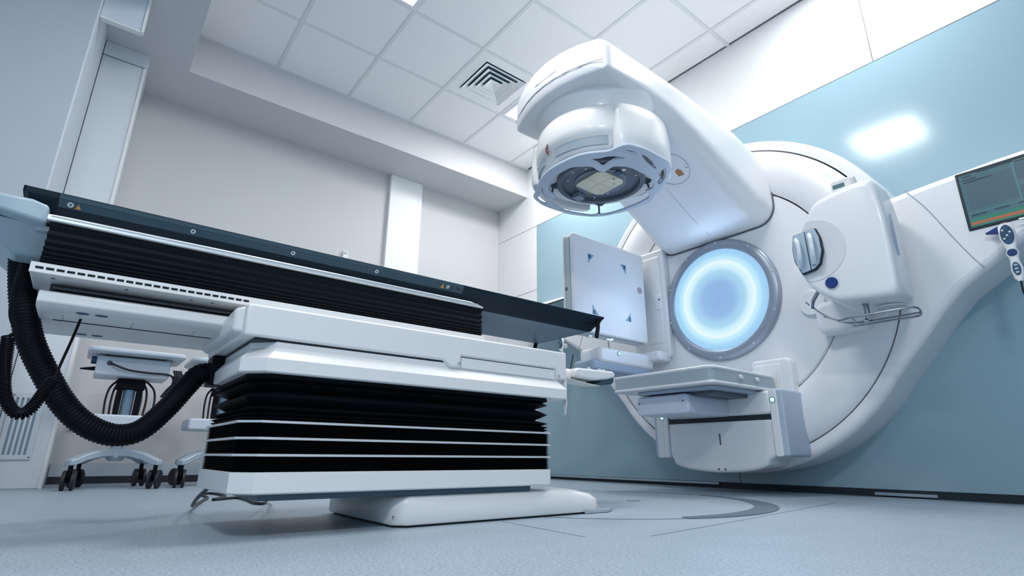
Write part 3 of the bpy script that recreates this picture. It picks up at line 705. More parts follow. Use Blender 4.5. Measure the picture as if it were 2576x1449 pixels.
rb = MB().prism(rrect(-1.60, -1.375, 0.42, 0.72, 0.03), 'XZ', 3.0, 3.07).build('imager_base', M_SHELL, la, bevel=0.012, seg=3, smooth=45, bangle=50)
MB().prism(rrect(-1.58, -1.43, 0.45, 0.69, 0.015), 'XZ', 2.996, 3.005).build('recess_panel', M_WHITE, rb, bevel=0.004)

# ---- x-ray source at the right of the gantry
KO = [(-1.100, 1.19), (-1.098, 1.06), (-1.07, 0.985), (-1.023, 0.925), (-0.955, 0.876), (-0.93, 0.868), (-0.76, 0.850), (-0.722, 0.858), (-0.708, 0.90), (-0.702, 1.10), (-0.705, 1.25), (-0.722, 1.385), (-0.75, 1.412), (-0.83, 1.412), (-0.945, 1.392), (-0.995, 1.365), (-1.045, 1.29), (-1.080, 1.235)]
kc = Vector((-0.90, 0, 1.13))
def kring(y, s, dx=0.0, dz=0.0): return [(kc.x + (x - kc.x) * s + dx, y, kc.z + (z - kc.z) * s + dz) for x, z in closed_smooth(KO, 3)]
ks = MB().loft([kring(2.618, 0.88), kring(2.622, 0.955), kring(2.635, 0.99), kring(2.66, 1.0), kring(2.80, 1.005), kring(2.90, 0.985, -0.022), kring(2.99, 0.95, -0.04), kring(3.06, 0.88, -0.08)]).build('xray_source', M_SHELL, la, smooth=60, label='rounded white x-ray source housing with blue round plug')
def inside(p, poly):
    c = False
    for i in range(len(poly)):
        (x0, z0), (x1, z1) = poly[i - 1], poly[i]
        if (z0 > p[1]) != (z1 > p[1]) and p[0] < (x1 - x0) * (p[1] - z0) / (z1 - z0) + x0: c = not c
    return c
body_o = [(kc.x + (x - kc.x) * 0.93, kc.z + (z - kc.z) * 0.93) for x, z in closed_smooth(KO, 3)]
dp = []
for k in range(64):
    t_ = 2 * math.pi * k / 64; r_ = 0.155
    while r_ > 0.02 and not inside((-1.025 + r_ * math.cos(t_), 1.14 + r_ * math.sin(t_)), body_o): r_ -= 0.002
    dp.append((-1.025 + r_ * math.cos(t_), 1.14 + r_ * math.sin(t_)))
dring = lambda q, y: [(-1.01 + (x + 1.01) * q, y, 1.14 + (z - 1.14) * q) for x, z in dp]
MB().loft([dring(1.0, 2.63), dring(1.0, 2.6168), dring(0.985, 2.6155), dring(0.6, 2.6168), dring(0.2, 2.617)]).build('dish', mat('dish_shaded_white', (0.70, 0.72, 0.76), 0.4), ks, smooth=30)  # darker white paints the hollow's shading; the disc itself is nearly flat
M_FILT = mat('filter_blue_grey', (0.42, 0.52, 0.62), 0.3)
fo = [(-1.086, 1.232), (-1.045, 1.235), (-0.982, 1.238), (-0.968, 1.19), (-0.966, 1.12), (-0.985, 1.06), (-1.01, 1.038), (-1.072, 1.028), (-1.098, 1.10), (-1.10, 1.17)]
MB().prism(fo, 'XZ', 2.596, 2.64).build('filter_frame', M_DARK, ks, smooth=0)
def shrink(p, c, s): return [(c[0] + (x - c[0]) * s, c[1] + (z - c[1]) * s) for x, z in p]
left_f = [(-1.083, 1.229), (-1.033, 1.233), (-1.029, 1.038), (-1.069, 1.032), (-1.094, 1.10), (-1.097, 1.17)]
right_f = [(-1.029, 1.234), (-0.985, 1.235), (-0.972, 1.19), (-0.970, 1.12), (-0.988, 1.063), (-1.012, 1.042), (-1.025, 1.039)]
for p in (left_f, right_f):
    MB().prism(p, 'XZ', 2.590, 2.63).build('filter_slot', M_FILT, ks, bevel=0.003, seg=2, smooth=40)
for x, z, w in ((-1.06, 1.13, 0.014), (-1.0, 1.135, 0.010)):
    pts = [(x - w, 2.588, z - 0.07), (x, 2.568, z - 0.04), (x + w * 0.3, 2.562, z), (x, 2.568, z + 0.045), (x - w, 2.588, z + 0.075)]
    MB().tube(smooth_path(pts, 5), 0.011, 8).build('filter_grip', mat('filter_grip_white', (0.62, 0.70, 0.77), 0.3), ks)
MB().lathe('Y', (-0.958, 2.612, 0.962), [(0.0, -0.006), (0.023, -0.006), (0.026, -0.003), (0.026, 0.012)], 32).build('blue_plug', M_BLUE, ks, smooth=30, label='round royal blue plug')
leaf = [(-0.03 * math.sin(math.pi * k / 12), 0.10 - 0.2 * k / 12) for k in range(13)]
MB().loft([[(-0.708 + 0.0 * a, 2.672 + a + 0.02, 1.14 + b) for a, b in leaf] + [(-0.708, 2.694, 1.14)], [(-0.696, 2.672 + a + 0.02, 1.14 + b) for a, b in leaf] + [(-0.696, 2.694, 1.14)]]).build('side_window', M_BGREY, ks, smooth=0)
cl = MB().box(-0.905, -0.815, 2.66, 2.74, 1.39, 1.470).build('top_clip', M_WHITE, ks, bevel=0.006)
MB().box(-0.895, -0.845, 2.656, 2.661, 1.428, 1.446).build('clip_display', mat('clip_dark', (0.06, 0.16, 0.18), 0.4), cl, smooth=0)
MB().lathe('X', (-0.83, 2.70, 1.452), [(0.0, -0.02), (0.028, -0.02), (0.028, 0.02), (0.0, 0.02)], 20).build('clip_dial', M_WHITE, cl, bevel=0.003)
for k in range(7):
    r = 0.012 + 0.008 * k
    MB().lathe('Z', (-0.80, 2.80, 0.846), [(r, 0.0), (r + 0.003, 0.0), (r + 0.003, -0.006), (r, -0.006)], 32, closed=True).build('speaker_rib', M_SHELL, ks, smooth=0)
# bracket plates on the drum and the wire tray under the source
MB().lathe('Y', (-1.235, 0, 1.005), [(0.0, 3.045), (0.066, 3.045), (0.070, 3.05), (0.070, 3.07)], 48).build('bracket_plate', M_SHELL, la, smooth=30)
MB().prism(rrect(-1.20, -0.95, 0.80, 0.98, 0.05), 'XZ', 2.97, 3.07).build('source_bracket', M_SHELL, la, bevel=0.03, seg=3, smooth=45, bangle=50)
wt = MB().cyl((-0.875, 2.72, 0.865), (-0.875, 2.72, 0.79), 0.014, seg=14).build('tray_post', M_CHROME, la)
def wire(pts, n=6, r=0.0045): MB().tube(smooth_path(pts, n), r, 7).build('tray_wire', M_CHROME, wt)
zt_ = 0.785
wire([(-1.16, 2.80, 0.945), (-1.06, 2.72, 0.85), (-0.985, 2.65, zt_ + 0.012), (-0.95, 2.625, zt_), (-0.90, 2.61, zt_), (-0.70, 2.61, zt_), (-0.665, 2.64, zt_), (-0.68, 2.74, zt_), (-0.71, 2.80, zt_), (-0.80, 2.80, zt_), (-0.97, 2.80, zt_)])
wire([(-1.05, 2.70, 0.835), (-0.97, 2.74, zt_ + 0.01), (-0.875, 2.74, zt_), (-0.68, 2.74, zt_)])
wire([(-0.97, 2.80, zt_), (-0.93, 2.72, zt_), (-0.90, 2.61, zt_)])
wire([(-0.97, 2.80, zt_), (-0.875, 2.72, zt_), (-0.82, 2.61, zt_)])
wire([(-1.05, 2.72, 0.98), (-1.10, 2.74, 0.93), (-1.12, 2.76, 0.90)], 4, 0.009)

# ---- monitors let into the wings
def monitor(x0, x1, label, flip):
    t = thing('wall_monitor', ((x0 + x1) / 2, GYc, 1.195), label, 'monitor', 'monitors in the wings of the machine')
    z0, z1, y = 1.192, 1.480, GYc - 0.006
    MB().box(x0, x1, y, GYc + 0.03, z0, z1).build('bezel', mat('monitor_black', (0.006, 0.02, 0.03), 0.35), t, bevel=0.003)
    MB().box(x0 + 0.012, x1 - 0.012, y - 0.001, y + 0.01, z0 + 0.012, z1 - 0.016).build('screen', mat('screen_teal', (0.02, 0.05, 0.06), 0.25, emit=(0.070, 0.150, 0.190), estr=0.6), t, smooth=0)
    sm = {'dark': mat('screen_dark', (0.01, 0.03, 0.04), 0.3, emit=(0.008, 0.03, 0.045), estr=0.6), 'block': mat('screen_block', (0.02, 0.05, 0.06), 0.3, emit=(0.062, 0.105, 0.155), estr=0.6),
          'orange': mat('screen_orange', (0.2, 0.06, 0.03), 0.3, emit=(0.30, 0.115, 0.06), estr=0.6), 'green': mat('screen_green', (0.02, 0.1, 0.07), 0.3, emit=(0.02, 0.165, 0.125), estr=0.6),
          'line': mat('screen_line', (0.02, 0.1, 0.1), 0.3, emit=(0.10, 0.23, 0.27), estr=0.6)}
    W = x1 - x0
    def patch(a, b, c, d, m, k=1):
        MB().box(x0 + a * W, x0 + b * W, y - 0.001 - 0.0004 * k, y - 0.0009, z0 + c * 0.288, z0 + d * 0.288).build('screen_patch', sm[m], t, smooth=0)
    patch(0.06, 0.40, 0.34, 0.84, 'block'); patch(0.42, 0.95, 0.62, 0.88, 'block'); patch(0.42, 0.95, 0.30, 0.52, 'block')
    patch(0.03, 0.50, 0.045, 0.185, 'green'); patch(0.03, 0.49, 0.075, 0.125, 'orange', 2)
    for a, b, c in ((0.05, 0.12, 0.90), (0.16, 0.42, 0.925), (0.05, 0.15, 0.845), (0.05, 0.26, 0.80), (0.43, 0.58, 0.905), (0.45, 0.55, 0.50), (0.05, 0.16, 0.225), (0.22, 0.32, 0.235), (0.38, 0.52, 0.24), (0.6, 0.7, 0.25), (0.55, 0.75, 0.15), (0.55, 0.7, 0.09), (0.62, 0.8, 0.93)):
        patch(a, b, c, c + 0.018, 'dark', 3)
    patch(0.03, 0.97, 0.275, 0.283, 'line', 2); patch(0.408, 0.414, 0.29, 0.93, 'line', 2)
    return t
monitor(-0.512, -0.02, 'dark monitor showing a teal screen with an orange bar, at the right edge', 0)
monitor(-3.54, -3.048, 'dark monitor screen glimpsed just above the couch top, beside the detector panel', 1)

# ---- hand pendants hanging from the wings
def pendant(x, y, z, label, tilt=0.0, hook=False):
    """x, y, z: top of the pendant"""
    t = thing('hand_pendant', (x, y, z - 0.26), label, 'remote control', 'hand pendants hanging on the machine')
    prof = [(0.0, 0.016), (-0.01, 0.026), (-0.06, 0.029), (-0.095, 0.022), (-0.115, 0.017), (-0.135, 0.023), (-0.155, 0.017), (-0.165, 0.0155), (-0.205, 0.021), (-0.245, 0.018), (-0.262, 0.008)]
    rings = []
    for dz, w in prof:
        cx = x - tilt * dz
        rings.append([(cx + w * math.cos(2 * math.pi * k / 20), y + 0.014 * math.sin(2 * math.pi * k / 20), z + dz) for k in range(20)])
    MB().loft(rings).build('body', M_WHITE, t, smooth=60)
    def pad(dz, w, hh, m, nm):
        cx = x - tilt * dz
        MB().prism([(cx + w * math.cos(2 * math.pi * k / 24), z + dz + hh * math.sin(2 * math.pi * k / 24)) for k in range(24)], 'XZ', y - 0.017, y - 0.008).build(nm, m, t, bevel=0.002)
    pad(-0.052, 0.022, 0.045, M_NAVY, 'keypad'); pad(-0.135, 0.0165, 0.0165, M_NAVY, 'wheel'); pad(-0.208, 0.013, 0.030, M_NAVY, 'lower_keypad')
    for r in range(4):
        for c in range(3):
            cx = x - tilt * (-0.03 - 0.014 * r)
            MB().box(cx - 0.014 + 0.011 * c, cx - 0.008 + 0.011 * c, y - 0.0185, y - 0.016, z - 0.034 - 0.013 * r, z - 0.027 - 0.013 * r).build('key', M_LABEL if (r + c) % 3 else mat('key_lit', (0.5, 0.55, 0.5), 0.4, emit=(0.6, 0.7, 0.6), estr=0.3), t, smooth=0)
    for q in (0.006, -0.006):
        cx = x + tilt * 0.135
        MB().box(cx - 0.013, cx + 0.013, y - 0.0195, y - 0.016, z - 0.135 + q - 0.003, z - 0.135 + q + 0.003).build('wheel_bar', M_BLUE, t, smooth=0)
    for q in (-0.192, -0.208, -0.224):
        MB().box(x - tilt * q - 0.006, x - tilt * q + 0.006, y - 0.0185, y - 0.016, z + q - 0.004, z + q + 0.004).build('lower_key', M_GREY, t, smooth=0)
    MB().box(x - 0.012, x + 0.012, y - 0.008, y + 0.008, z - 0.002, z + 0.006).build('red_tip', mat('pendant_red', (0.35, 0.12, 0.12), 0.4), t, bevel=0.002)
    MB().tube(smooth_path([(x + 0.26 * tilt, y, z - 0.262), (x + 0.28 * tilt, y, z - 0.32), (x + 0.3 * tilt + 0.02, y + 0.04, z - 0.36), (x + 0.10, 3.05, z - 0.15)], 5), 0.004, 6).build('cord', M_CABLE, t)
    if hook:
        MB().loft([[(x - 0.073, 3.03, 1.15), (x - 0.073, 3.05, 1.15), (x - 0.073, 3.05, 1.153), (x - 0.073, 3.03, 1.153)], [(x - 0.026, 3.02, 1.14), (x - 0.026, 3.06, 1.14), (x - 0.026, 3.06, 1.168), (x - 0.026, 3.02, 1.168)]]).build('side_hook', M_BLUE, t, bevel=0.003)
    MB().box(x - 0.016, x + 0.016, y + 0.010, GYc - 0.0005, z - 0.09, z - 0.05).build('holder', M_WHITE, t, bevel=0.004)
    return t
pendant(-0.382, 3.015, 1.168, 'white pendant control with navy keypads below the right monitor', hook=True)
pendant(-3.205, 3.015, 1.130, 'white pendant control glimpsed under the end of the couch top')
rl = thing('accessory_rail', (-0.3, 3.05, 1.17), 'short chrome rail with blue clips below the right monitor', 'rail')
MB().cyl((-0.335, 3.03, 1.178), (-0.02, 3.03, 1.178), 0.005, seg=10).build('bar', M_STEEL, rl)
MB().cyl((-0.335, 3.035, 1.155), (-0.02, 3.035, 1.155), 0.004, seg=10).build('lower_bar', M_STEEL, rl)
for x in (-0.30, -0.16):
    MB().box(x - 0.014, x + 0.014, 3.02, 3.069, 1.15, 1.192).build('clip', M_BLUE, rl, bevel=0.004)
# ================================================================== TREATMENT COUCH
tc = thing('treatment_couch', (-1.64, 0.9, 0.0), 'treatment couch with long black top on a white lift column with black bellows', 'treatment couch')
CX0, CX1 = -1.88, -1.40                         # far and near side of the lift column
def plan(d=0.0, c=0.045, y0=0.297, y1=1.272, x0=CX0, x1=CX1):
    x0, x1, y0, y1 = x0 + d, x1 - d, y0 + d, y1 - d
    return [(x0, y0 + c), (x0 + c, y0), (x1 - c, y0), (x1, y0 + c), (x1, y1 - c * 0.4), (x1 - c * 0.4, y1), (x0 + c, y1), (x0, y1 - c)]
def at(poly, z): return [(x, y, z) for x, y in poly]
# pedestal on the floor
PX0, PX1 = -1.94, -1.414
def ped(y_end, z, d, c=0.03, y0=0.715):
    """plan of the pedestal: square at the camera end, rounded at the gantry end"""
    x0, x1 = PX0 + d, PX1 - d; w = (x1 - x0) / 2; xm = (x0 + x1) / 2; ye = y_end - w * 0.55
    p = [(x0, y0 + d + c), (x0 + c, y0 + d), (x1 - c, y0 + d), (x1, y0 + d + c)]
    p += [(xm + w * math.cos(math.radians(t)), ye + w * 0.55 * math.sin(math.radians(t))) for t in range(0, 181, 12)]
    return [(x, y, z) for x, y in p]
MB().loft([ped(1.60, 0.006, 0.003), ped(1.60, 0.012, 0.0), ped(1.59, 0.045, 0.001), ped(1.56, 0.060, 0.003), ped(1.50, 0.072, 0.006), ped(1.43, 0.079, 0.012), ped(1.36, 0.0825, 0.026)]).build('pedestal', M_COUCH, tc, smooth=45)
MB().loft([ped(1.585, 0.0, 0.014), ped(1.585, 0.007, 0.014)]).build('pedestal_shadow', M_DARK, tc, smooth=0)  # dark sheet drawn for the thin shadow where pedestal meets floor
MB().prism([(-1.43, 1.585), (-1.41, 1.42), (-1.405, 1.53)], 'XY', 0.002, 0.012).build('pedestal_flap', M_GREY, tc, smooth=0)
scr((-1.435, 0.7165, 0.028), 'Y', 0.003, tc, M_DGREY, -0.002)
# column base, packed bellows, steel bands
MB().loft([at(plan(0.004), 0.0975), at(plan(0.0), 0.101), at(plan(0.0), 0.1455), at(plan(0.003), 0.147)]).build('column_base', M_COUCH, tc, smooth=25)
MB().box(-1.86, -1.425, 0.36, 1.19, 0.082, 0.0985).build('base_plate', mat('base_plate_shaded', (0.05, 0.09, 0.13), 0.4), tc, smooth=0)  # plate colour darkened to carry the shadow under the column
def pack(z0, z1, n, nm):
    rings = []
    for k in range(n):
        za = z0 + (z1 - z0) * k / n; zb = z0 + (z1 - z0) * (k + 1) / n
        rings += [at(plan(0.010), za), at(plan(0.003), (za + zb) / 2)]
    rings.append(at(plan(0.010), z1))
    return MB().loft(rings).build(nm, M_BELLOW, tc, smooth=0)
pack(0.146, 0.182, 9, 'bellows_pack'); pack(0.188, 0.2205, 8, 'bellows_pack'); pack(0.2265, 0.2590, 8, 'bellows_pack')
for z in (0.182, 0.2205, 0.2590):
    MB().loft([at(plan(0.0), z), at(plan(-0.001), z + 0.0008), at(plan(-0.001), z + 0.0055), at(plan(0.0), z + 0.0062)]).build('steel_band', M_STEEL, tc, smooth=25)
zz = [(0.264, 0.004), (0.268, 0.012), (0.272, 0.004), (0.276, 0.014), (0.281, 0.003), (0.286, 0.022), (0.293, 0.003), (0.304, 0.036), (0.322, 0.004), (0.341, 0.036), (0.354, 0.004), (0.362, 0.018), (0.368, 0.003), (0.380, 0.006)]
MB().loft([at(plan(d + 0.002), z) for z, d in zz]).build('column_bellows', M_BELLOW, tc, smooth=20)
# column cap with its sloping bright facet
cp = lambda d, z, y1=1.33: at(plan(d, 0.05, 0.295, y1), z)
MB().loft([cp(0.012, 0.377), cp(-0.010, 0.377), cp(-0.014, 0.380), cp(-0.014, 0.411), cp(-0.012, 0.414), cp(0.006, 0.438), cp(0.008, 0.441), cp(0.008, 0.456), cp(0.012, 0.458)]).build('column_cap', M_COUCH, tc, bevel=0.0, smooth=25)
MB().prism([(-1.400, 0.45), (-1.400, 0.36), (-1.408, 0.325), (-1.414, 0.36), (-1.42, 0.45)], 'XZ', 1.3335, 1.3385).build('end_skirt', M_COUCH, tc, smooth=0)
# sliding carriage above the cap
CY0, CY1 = 0.272, 1.338
side = [(CY0, 0.462), (0.83, 0.462), (0.852, 0.444), (0.893, 0.444), (0.893, 0.481), (1.288, 0.481), (1.290, 0.446), (CY1, 0.446), (CY1, 0.545), (CY0, 0.542)]
cg = MB().prism(side, 'YZ', -1.86, -1.398).build('carriage', M_COUCH, tc, bevel=0.006, seg=2, smooth=40, bangle=50)
MB().box(-1.86, -1.402, 0.896, 1.285, 0.445, 0.478).build('access_panel', M_COUCH, cg, bevel=0.001, seg=1, smooth=0)
MB().box(-1.85, -1.41, 0.30, 1.32, 0.455, 0.4605).build('shadow_gap', M_DARK, cg, smooth=0)
for y in (0.884, 1.300):
    MB().lathe('X', (-1.398, y, 0.457), [(0, 0.0015), (0.003, 0.0005), (0.0055, 0.0015), (0.0065, 0.0)], 16).build('screw', M_GREY, cg)
# rounded heel of the carriage at the head end
MB().loft([[(-1.40 - 0.02, CY0 + 0.01, 0.542), (-1.86, CY0 + 0.01, 0.542), (-1.86, CY0 + 0.01, 0.47), (-1.42, CY0 + 0.01, 0.47)], [(-1.44, CY0 - 0.02, 0.535), (-1.86, CY0 - 0.02, 0.515), (-1.86, CY0 - 0.02, 0.485), (-1.44, CY0 - 0.02, 0.476)]]).build('heel', M_COUCH, cg, bevel=0.008, seg=3)
# longitudinal beam
bm_ = MB().prism([(-1.58, 0.509), (-1.573, 0.514), (-1.573, 0.535), (-1.58, 0.540), (-1.96, 0.540), (-1.97, 0.53), (-1.97, 0.512), (-1.955, 0.503), (-1.735, 0.503), (-1.735, 0.512), (-1.725, 0.512), (-1.725, 0.503), (-1.59, 0.503)], 'XZ', -0.128, 0.30).build('beam', M_COUCH, tc, bevel=0.003, smooth=40, bangle=50)
MB().box(-1.95, -1.64, -0.115, 0.30, 0.538, 0.574).build('rail_recess', mat('rail_dark', (0.03, 0.035, 0.04), 0.4), bm_, smooth=0)
for z in (0.546, 0.557):
    MB().box(-1.642, -1.625, -0.11, 0.29, z, z + 0.006).build('rail', mat('rail_grey', (0.10, 0.11, 0.12), 0.35, metal=0.4), bm_, bevel=0.001)
for x in (-1.605, -1.90):
    for y in (-0.042, -0.006):
        MB().lathe('Z', (x, y, 0.5032), [(0, -0.001), (0.013, -0.001), (0.014, 0.001)], 20).build('hole', mat('hole_blue', (0.05, 0.11, 0.17), 0.6), bm_)
MB().box(-1.732, -1.728, -0.10, 0.28, 0.5022, 0.512).build('groove', M_DARK, bm_, smooth=0)
for y in (-0.08, 0.06, 0.20):
    for x in (-1.66, -1.70):
        MB().lathe('Z', (x, y, 0.5032), [(0, -0.001), (0.003, -0.001)], 8).build('rivet', M_DGREY, bm_)
# slide plate with slots
slots = [[(-0.143 + 0.0187 * k, 0.580), (-0.1285 + 0.0187 * k, 0.580), (-0.1285 + 0.0187 * k, 0.5865), (-0.143 + 0.0187 * k, 0.5865)] for k in range(24)]
pl = MB().prism([(-0.152, 0.572), (1.082, 0.572), (1.082, 0.595), (-0.152, 0.595)], 'YZ', -1.556, -1.549, slots).build('slide_plate', M_COUCH, tc, smooth=0)
MB().box(-1.97, -1.556, -0.152, 1.082, 0.572, 0.595).build('slide_deck', M_COUCH, tc, bevel=0.003)
MB().box(-1.5575, -1.5535, -0.147, 0.31, 0.579, 0.588).build('slot_shadow', M_DARK, pl, smooth=0)
for y in (-0.11, 0.03, 0.17, 0.22):
    MB().lathe('Z', (-1.585, y, 0.572), [(0, -0.001), (0.004, -0.001)], 10).build('rivet', M_DGREY, pl)
# bellows between slide plate and top
def bplan(d):
    x0, x1, y0, y1 = -1.95 + d, -1.556 - d, -0.14 + d * 0.3, 1.078 - d
    return [(x0, y0), (x1, y0), (x1, y1), (x0, y1)]
bz = [(z, d * 0.45) for z, d in [(0.595, 0.0), (0.599, 0.008), (0.603, 0.0), (0.607, 0.009), (0.611, 0.0), (0.616, 0.010), (0.621, 0.0), (0.627, 0.011), (0.633, 0.0), (0.640, 0.011), (0.648, 0.0), (0.657, 0.012), (0.667, 0.001), (0.678, 0.012), (0.689, 0.002), (0.696, 0.002)]]
MB().loft([at(bplan(d), z) for z, d in bz]).build('slide_bellows', M_BELLOW, tc, smooth=0)
# silver rail
MB().prism([(-0.152, 0.697), (1.076, 0.697), (1.072, 0.7035), (1.02, 0.7135), (-0.10, 0.7135), (-0.16, 0.712)], 'YZ', -1.60, -1.548).build('side_rail', M_STEEL, tc, bevel=0.003, smooth=40, bangle=50)
MB().box(-1.549, -1.5465, -0.14, 1.05, 0.7065, 0.7085).build('rail_groove', M_GREY, tc, smooth=0)
# table top
def tsec(y, k=1.0, dz=0.0):
    return [(-1.956, y, 0.773), (-1.970, y, 0.767), (-1.968, y, 0.755), (-1.93, y, 0.703), (-1.59, y, 0.703), (-1.551, y, 0.755), (-1.549, y, 0.767), (-1.562, y, 0.773)]
def lift(sec, zmin): return [(x, y, max(z, zmin)) for x, y, z in sec]
tt_ = MB().loft([lift(tsec(-0.196), 0.755), lift(tsec(-0.20), 0.752), lift(tsec(-0.19), 0.735), tsec(-0.13), tsec(0.5), tsec(1.1), tsec(1.665), lift(tsec(1.672), 0.706), lift(tsec(1.716), 0.762)]).build('tabletop', M_TABLE, tc, smooth=25, label='long black carbon tabletop pointing at the gantry')
MB().box(-1.925, -1.595, 1.08, 1.655, 0.7015, 0.7035).build('underside_panel', M_TABLEB, tt_, smooth=0)
# markings along the edge of the top
def side_pt(y, z, off):       # point on the near side of the table top
    x = -1.549 if z > 0.755 else -1.551 - (0.755 - z) * 0.75
    return (x + off, y, z)
def strip(nm, y0, y1, z0, z1, m, off=0.0008, parent=None):
    a = [side_pt(y0, z0, off), side_pt(y1, z0, off), side_pt(y1, z1, off), side_pt(y0, z1, off)]
    b = [side_pt(y0, z0, -0.003), side_pt(y1, z0, -0.003), side_pt(y1, z1, -0.003), side_pt(y0, z1, -0.003)]
    return MB().loft([b, a]).build(nm, m, parent or tt_, smooth=0)
strip('side_label', -0.135, 0.988, 0.7385, 0.7545, M_LABEL)
strip('label_edge', -0.135, 0.988, 0.755, 0.7655, M_LABEL)
for y, z in ((-0.113, 0.7465), (0.142, 0.7475), (0.399, 0.7485), (0.660, 0.7490), (0.925, 0.7500)):
    c = Vector(side_pt(y, z, 0.0012)); r_ = 0.0062
    n_ = Vector((0.8, 0, -0.6)); u_ = Vector((0, 1, 0)); w_ = n_.cross(u_)
    ring_ = lambda rad, o: [c + n_ * o + u_ * (rad * math.cos(2 * math.pi * k / 20)) + w_ * (rad * math.sin(2 * math.pi * k / 20)) for k in range(20)]
    MB().loft([ring_(r_, -0.002), ring_(r_, 0.001), ring_(r_ * 0.45, 0.001), ring_(r_ * 0.4, -0.001)], cap=False).build('index_eyelet', mat('eyelet_white', (0.55, 0.60, 0.63), 0.4), tt_, smooth=30)
def tri(y, z, s):
    pts = [(y - s, z - s * 0.7), (y + s, z - s * 0.7), (y, z + s)]
    MB().loft([[side_pt(a, b, -0.002) for a, b in pts], [side_pt(a, b, 0.0016) for a, b in pts]]).build('warning_triangle', M_ORANGE, tt_, smooth=0)
tri(-0.098, 0.7445, 0.0055); tri(0.904, 0.7485, 0.0075)
strip('dark_dot', 0.938, 0.946, 0.746, 0.7515, M_DARK, 0.0016); strip('dark_arrow', 0.960, 0.978, 0.747, 0.7525, M_DARK, 0.0016)
# clamps at the tip
def clamp(x, y, z, s):
    MB().tube(smooth_path([(x, y + 0.020, z + 0.045), (x - 0.002, y + 0.008, z + 0.025), (x, y + 0.004, z + 0.005), (x + 0.002, y - 0.004, z - 0.02), (x + 0.004, y - 0.010, z - 0.040)], 5), 0.009, 8, radii=None).build('tip_clamp', M_BLACK, tc)
clamp(-1.555, 1.675, 0.712, 1); clamp(-1.93, 1.645, 0.700, -1)
MB().lathe('X', (-1.57, 1.625, 0.735), [(0, 0.004), (0.007, 0.004), (0.008, 0.0)], 12).build('clamp_button', M_BLACK, tc)
# moulded white head piece
hp = MB().loft([[(-1.54, -0.146, 0.729), (-1.54, -0.146, 0.685), (-1.97, -0.146, 0.685), (-1.97, -0.146, 0.729)],
                [(-1.535, -0.178, 0.736), (-1.535, -0.178, 0.688), (-1.975, -0.178, 0.688), (-1.975, -0.178, 0.736)],
                [(-1.54, -0.24, 0.736), (-1.54, -0.24, 0.700), (-1.97, -0.24, 0.700), (-1.97, -0.24, 0.736)],
                [(-1.60, -0.33, 0.733), (-1.60, -0.33, 0.715), (-1.92, -0.33, 0.715), (-1.92, -0.33, 0.733)]]).build('head_piece', mat('head_piece_blue_white', (0.38, 0.49, 0.56), 0.35), tc, bevel=0.008, seg=3, smooth=45)
MB().loft([[(-1.58, -0.135, 0.69), (-1.95, -0.135, 0.69), (-1.95, -0.29, 0.70), (-1.58, -0.29, 0.70)], [(-1.64, -0.135, 0.63), (-1.93, -0.135, 0.63), (-1.93, -0.20, 0.63), (-1.64, -0.20, 0.63)]]).build('head_bracket', mat('head_piece_blue_white', (0.5, 0.6, 0.7)), hp, bevel=0.006)
MB().box(-1.60, -1.57, -0.165, -0.135, 0.676, 0.69).build('latch', M_GREY, hp, bevel=0.004)
# corrugated energy hose
hpts = smooth_path([(-1.74, -0.190, 0.705), (-1.74, -0.185, 0.64), (-1.745, -0.163, 0.54), (-1.75, -0.131, 0.447), (-1.755, -0.076, 0.354), (-1.76, -0.036, 0.300), (-1.76, 0.002, 0.264), (-1.765, 0.045, 0.240), (-1.77, 0.090, 0.232), (-1.775, 0.135, 0.248), (-1.78, 0.182, 0.305), (-1.785, 0.225, 0.375), (-1.79, 0.250, 0.408), (-1.79, 0.300, 0.418)], 18)
L = [0.0]
for a, b in zip(hpts, hpts[1:]): L.append(L[-1] + (b - a).length)
pitch = 0.0085; N = int(L[-1] / (pitch / 4)); res, rad = [], []
j = 0
for k in range(N + 1):
    s_ = L[-1] * k / N
    while j < len(L) - 2 and L[j + 1] < s_: j += 1
    f_ = (s_ - L[j]) / max(1e-9, L[j + 1] - L[j])
    res.append(hpts[j].lerp(hpts[j + 1], f_)); rad.append(0.0280 + 0.0012 * math.sin(2 * math.pi * s_ / pitch))
MB().tube(res, 0, 16, rad).build('energy_hose', M_BLACK, tc, smooth=60, label='thick black corrugated hose looping under the couch head')
MB().box(-1.83, -1.75, 0.270, 0.302, 0.375, 0.460).build('hose_clamp', M_BLACK, tc, bevel=0.004)
MB().lathe('Z', (-1.74, -0.190, 0.70), [(0.034, -0.02), (0.036, -0.01), (0.036, 0.01), (0.030, 0.012)], 24).build('hose_collar', M_BLACK, tc)
# coiled pendant cord
cpts = smooth_path([(-1.6, -0.158, 0.43), (-1.6, -0.150, 0.36), (-1.6, -0.138, 0.308), (-1.6, -0.122, 0.278), (-1.6, -0.104, 0.266), (-1.6, -0.088, 0.282), (-1.602, -0.075, 0.317), (-1.605, -0.063, 0.345)], 12)
Lc = [0.0]
for a, b in zip(cpts, cpts[1:]): Lc.append(Lc[-1] + (b - a).length)
coil = []; turns = Lc[-1] / 0.0052; j = 0; NN = int(turns * 12)
for k in range(NN + 1):
    s_ = Lc[-1] * k / NN
    while j < len(Lc) - 2 and Lc[j + 1] < s_: j += 1
    f_ = (s_ - Lc[j]) / max(1e-9, Lc[j + 1] - Lc[j])
    p_ = cpts[j].lerp(cpts[j + 1], f_); t_ = (cpts[min(j + 1, len(cpts) - 1)] - cpts[max(j - 1, 0)]).normalized()
    u_ = Vector((1, 0, 0)); w_ = t_.cross(u_).normalized(); a_ = 2 * math.pi * turns * k / NN
    coil.append(p_ + u_ * (0.0105 * math.cos(a_)) + w_ * (0.0105 * math.sin(a_)))
